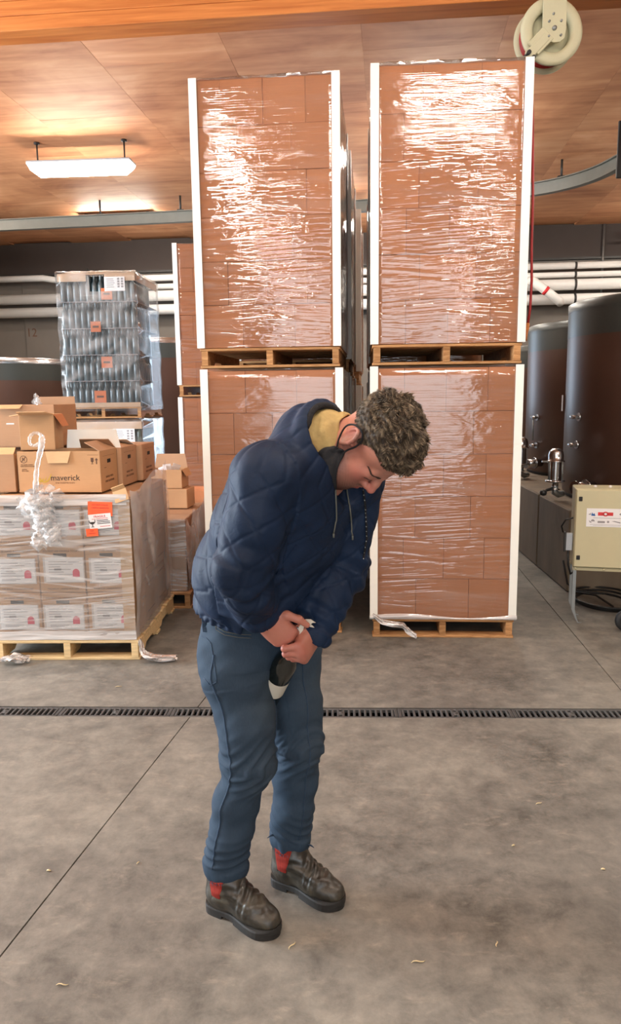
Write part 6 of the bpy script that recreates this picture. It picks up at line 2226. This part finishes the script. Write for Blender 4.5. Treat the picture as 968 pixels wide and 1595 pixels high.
def jacket_details():
    B = JBVH
    for pts in (((519, 738), (522, 765), (524, 806), (519, 830)), ((540, 762), (544, 788), (546, 806), (549, 834))):
        P = hits(B, pts, .0025)
        if len(P) > 3:
            m = MB(); m.tube(P, .0021, 6); m.tube([P[-1], P[-1] + Vector((0, 0, -.012))], .003, 6)
            detail('drawcord', m, M['cord'], JACKET)
    P = hits(B, ((566, 764), (569, 790), (570, 812), (571, 838), (566, 870)), .0015, 7)
    if len(P) > 4:
        m = MB(); m.tube(P, .0035, 6); detail('zip_tape', m, M['fleece'], JACKET)
        m = MB()
        for q in P[::2]: m.box(q + Vector((0, -.0022, 0)), (.002, .002, .003))
        detail('zip_teeth', m, M['dull_steel'], JACKET)['kind'] = 'stuff'
    m = MB()
    for pts in (((430, 895), (447, 870), (462, 848)),):
        P = hits(B, pts, .0006)
        if len(P) > 3: m.tube(P, .0016, 5)
    detail('seam_lines', m, M['jacket'], JACKET)['kind'] = 'stuff'
jacket_details()
def jeans_details():
    B = bvh_of(JEANS)
    def th(name, lines, r, mat, lift=.0006):
        m = MB(); k = 0
        for pts in lines:
            P = hits(B, pts, lift, 4)
            if len(P) > 2: m.tube(P, r, 5); k += 1
        if k: detail(name, m, M[mat], JEANS)['kind'] = 'stuff'
    th('pocket_stitching', [((334, 962), (336, 975), (350, 984), (372, 988), (392, 989)), ((334, 968), (337, 981), (350, 989), (372, 993), (392, 994))], .0007, 'thread')
    th('back_pocket', [((313, 990), (322, 994), (329, 1002)), ((329, 1002), (335, 1040), (338, 1062)), ((338, 1062), (328, 1068), (318, 1056))], .0016, 'denim_dark')
    m = MB(); P = hits(B, ((319, 942), (319, 958), (320, 978), (321, 984)), .003, 3)
    for i in range(len(P) - 1):
        m.box((P[i] + P[i + 1]) / 2, (.013, .006, (P[i] - P[i + 1]).length * 1.15), None, 0, .001)
    detail('belt_loop', m, M['denim_dark'], JEANS)
    P = hits(B, ((312, 985), (330, 988), (345, 990)), .001)
    # frayed threads at both hems
    r = random.Random(6)
    m = MB()
    for leg, rad in ((R_LEG, .064), (L_LEG, .062)):
        e = leg[-1]
        for k in range(46):
            a = k / 46 * 2 * PI + r.uniform(-.05, .05)
            d = Vector((math.cos(a), math.sin(a), 0))
            p = Vector(e) + d * rad * .98 + Vector((0, 0, -.042 + r.uniform(-.002, .004)))
            m.tube([p, p + d * r.uniform(.000, .004) + Vector((0, 0, -r.uniform(.003, .010)))], [.0016, .0005], 4, cap=False)
    e = Vector(L_LEG[-1])
    for (dx, dy, dz) in ((.058, -.030, -.020), (-.052, -.040, .020)):
        p = e + Vector((dx, dy, dz))
        s = 1 if dx > 0 else -1
        m.tube([p, p + Vector((.012 * s, -.01, .003)), p + Vector((.022 * s, -.014, -.003))], [.004, .003, .001], 5)
    detail('frayed_hem', m, M['denim_dark'], JEANS)['kind'] = 'stuff'
jeans_details()

# ---- ring, bottle and corkscrew
def build_props():
    pa, pb = LT[2][0], LT[2][1]
    d = Vector(unit(pb - pa)); c = Vector(pa * .62 + pb * .38)
    A = d.to_track_quat('Z', 'Y').to_matrix()
    m = MB(); m.lathe([(.0098, -.0022), (.0116, -.0022), (.0118, 0), (.0116, .0022), (.0098, .0022), (.0098, -.0022)], 22, tuple(c), 0, A)
    child('finger_ring', m.mesh('finger_ring', M['gold']))['label'] = 'pale metal ring on the left ring finger'
    # bottle between the thighs, neck in the left fist
    neck = Vector((-.124, 2.030, .950)); base = Vector((-.246, 2.215, .668))
    ax = (neck - base).normalized()
    o = neck - ax * .298
    t = thing('wine_bottle', 'dark wine bottle with a cream label, held between the thighs', 'bottle', tuple(o))
    t.rotation_euler = ax.to_track_quat('Z', 'Y').to_euler()
    prof = [(0, .006), (.020, .003), (.033, 0), (.0365, .004), (.0370, .010), (.0370, .175), (.0350, .195), (.0270, .215), (.0175, .232), (.0150, .245), (.0140, .285), (.0158, .287), (.0158, .297), (.0120, .299), (.010, .298)]
    m = MB(); m.lathe(prof, 40); m.build('glass', M['wine_glass'], t)
    m = MB(); m.lathe([(.0374, .055), (.0374, .125)], 40); m.build('label', M['label_cream'], t)['label'] = 'cream paper label'
    m = MB(); m.lathe([(.0146, .240), (.0146, .284), (.0163, .286), (.0163, .298)], 30); m.build('foil', M['foil'], t)
    m = MB(); m.lathe([(0, .318), (.0085, .318), (.0090, .315), (.0090, .299)], 18); m.build('cork', M['cork'], t)
    # waiter's corkscrew over the mouth of the bottle
    hp = Vector((-.128, 2.020, .998))
    k = thing('corkscrew', 'folding corkscrew with a wooden handle and pale lever, gripped by hands', 'corkscrew', tuple(hp))
    m = MB()
    m.tube([(-.030, -.004, .012), (-.012, -.010, .004), (.008, -.012, -.004)], [.0085, .0105, .0095], 12); m.build('handle', M['screw_handle'], k)
    m = MB()
    P = [(.0065 * math.cos(a * .9), .0065 * math.sin(a * .9), -.012 - a * .0021) for a in [i * .5 for i in range(22)]]
    m.tube(P, .0016, 6); m.build('worm', M['steel'], k)
    m = MB()
    pts = [(.0, -.008), (.010, -.002), (.018, .014), (.030, .022), (.044, .022), (.058, .012), (.050, .012), (.044, .008), (.054, -.002), (.042, .000), (.034, .008), (.026, .004), (.022, -.010), (.012, -.022), (.004, -.020)]
    m.prism(pts, (0, .004, 0), (.004, -.022, .008), (1, 0, 0), (0, 0, 1))
    m.build('lever', M['label_cream'], k)['label'] = 'pale notched lever arm'
    m = MB(); m.tube([(.010, -.026, .004), (.010, -.014, .004)], .004, 10); m.build('rivet', M['steel'], k)
    # knuckle of cork and capsule edge seen between the hands
    return t, k
build_props()
print('objects', len(bpy.data.objects))
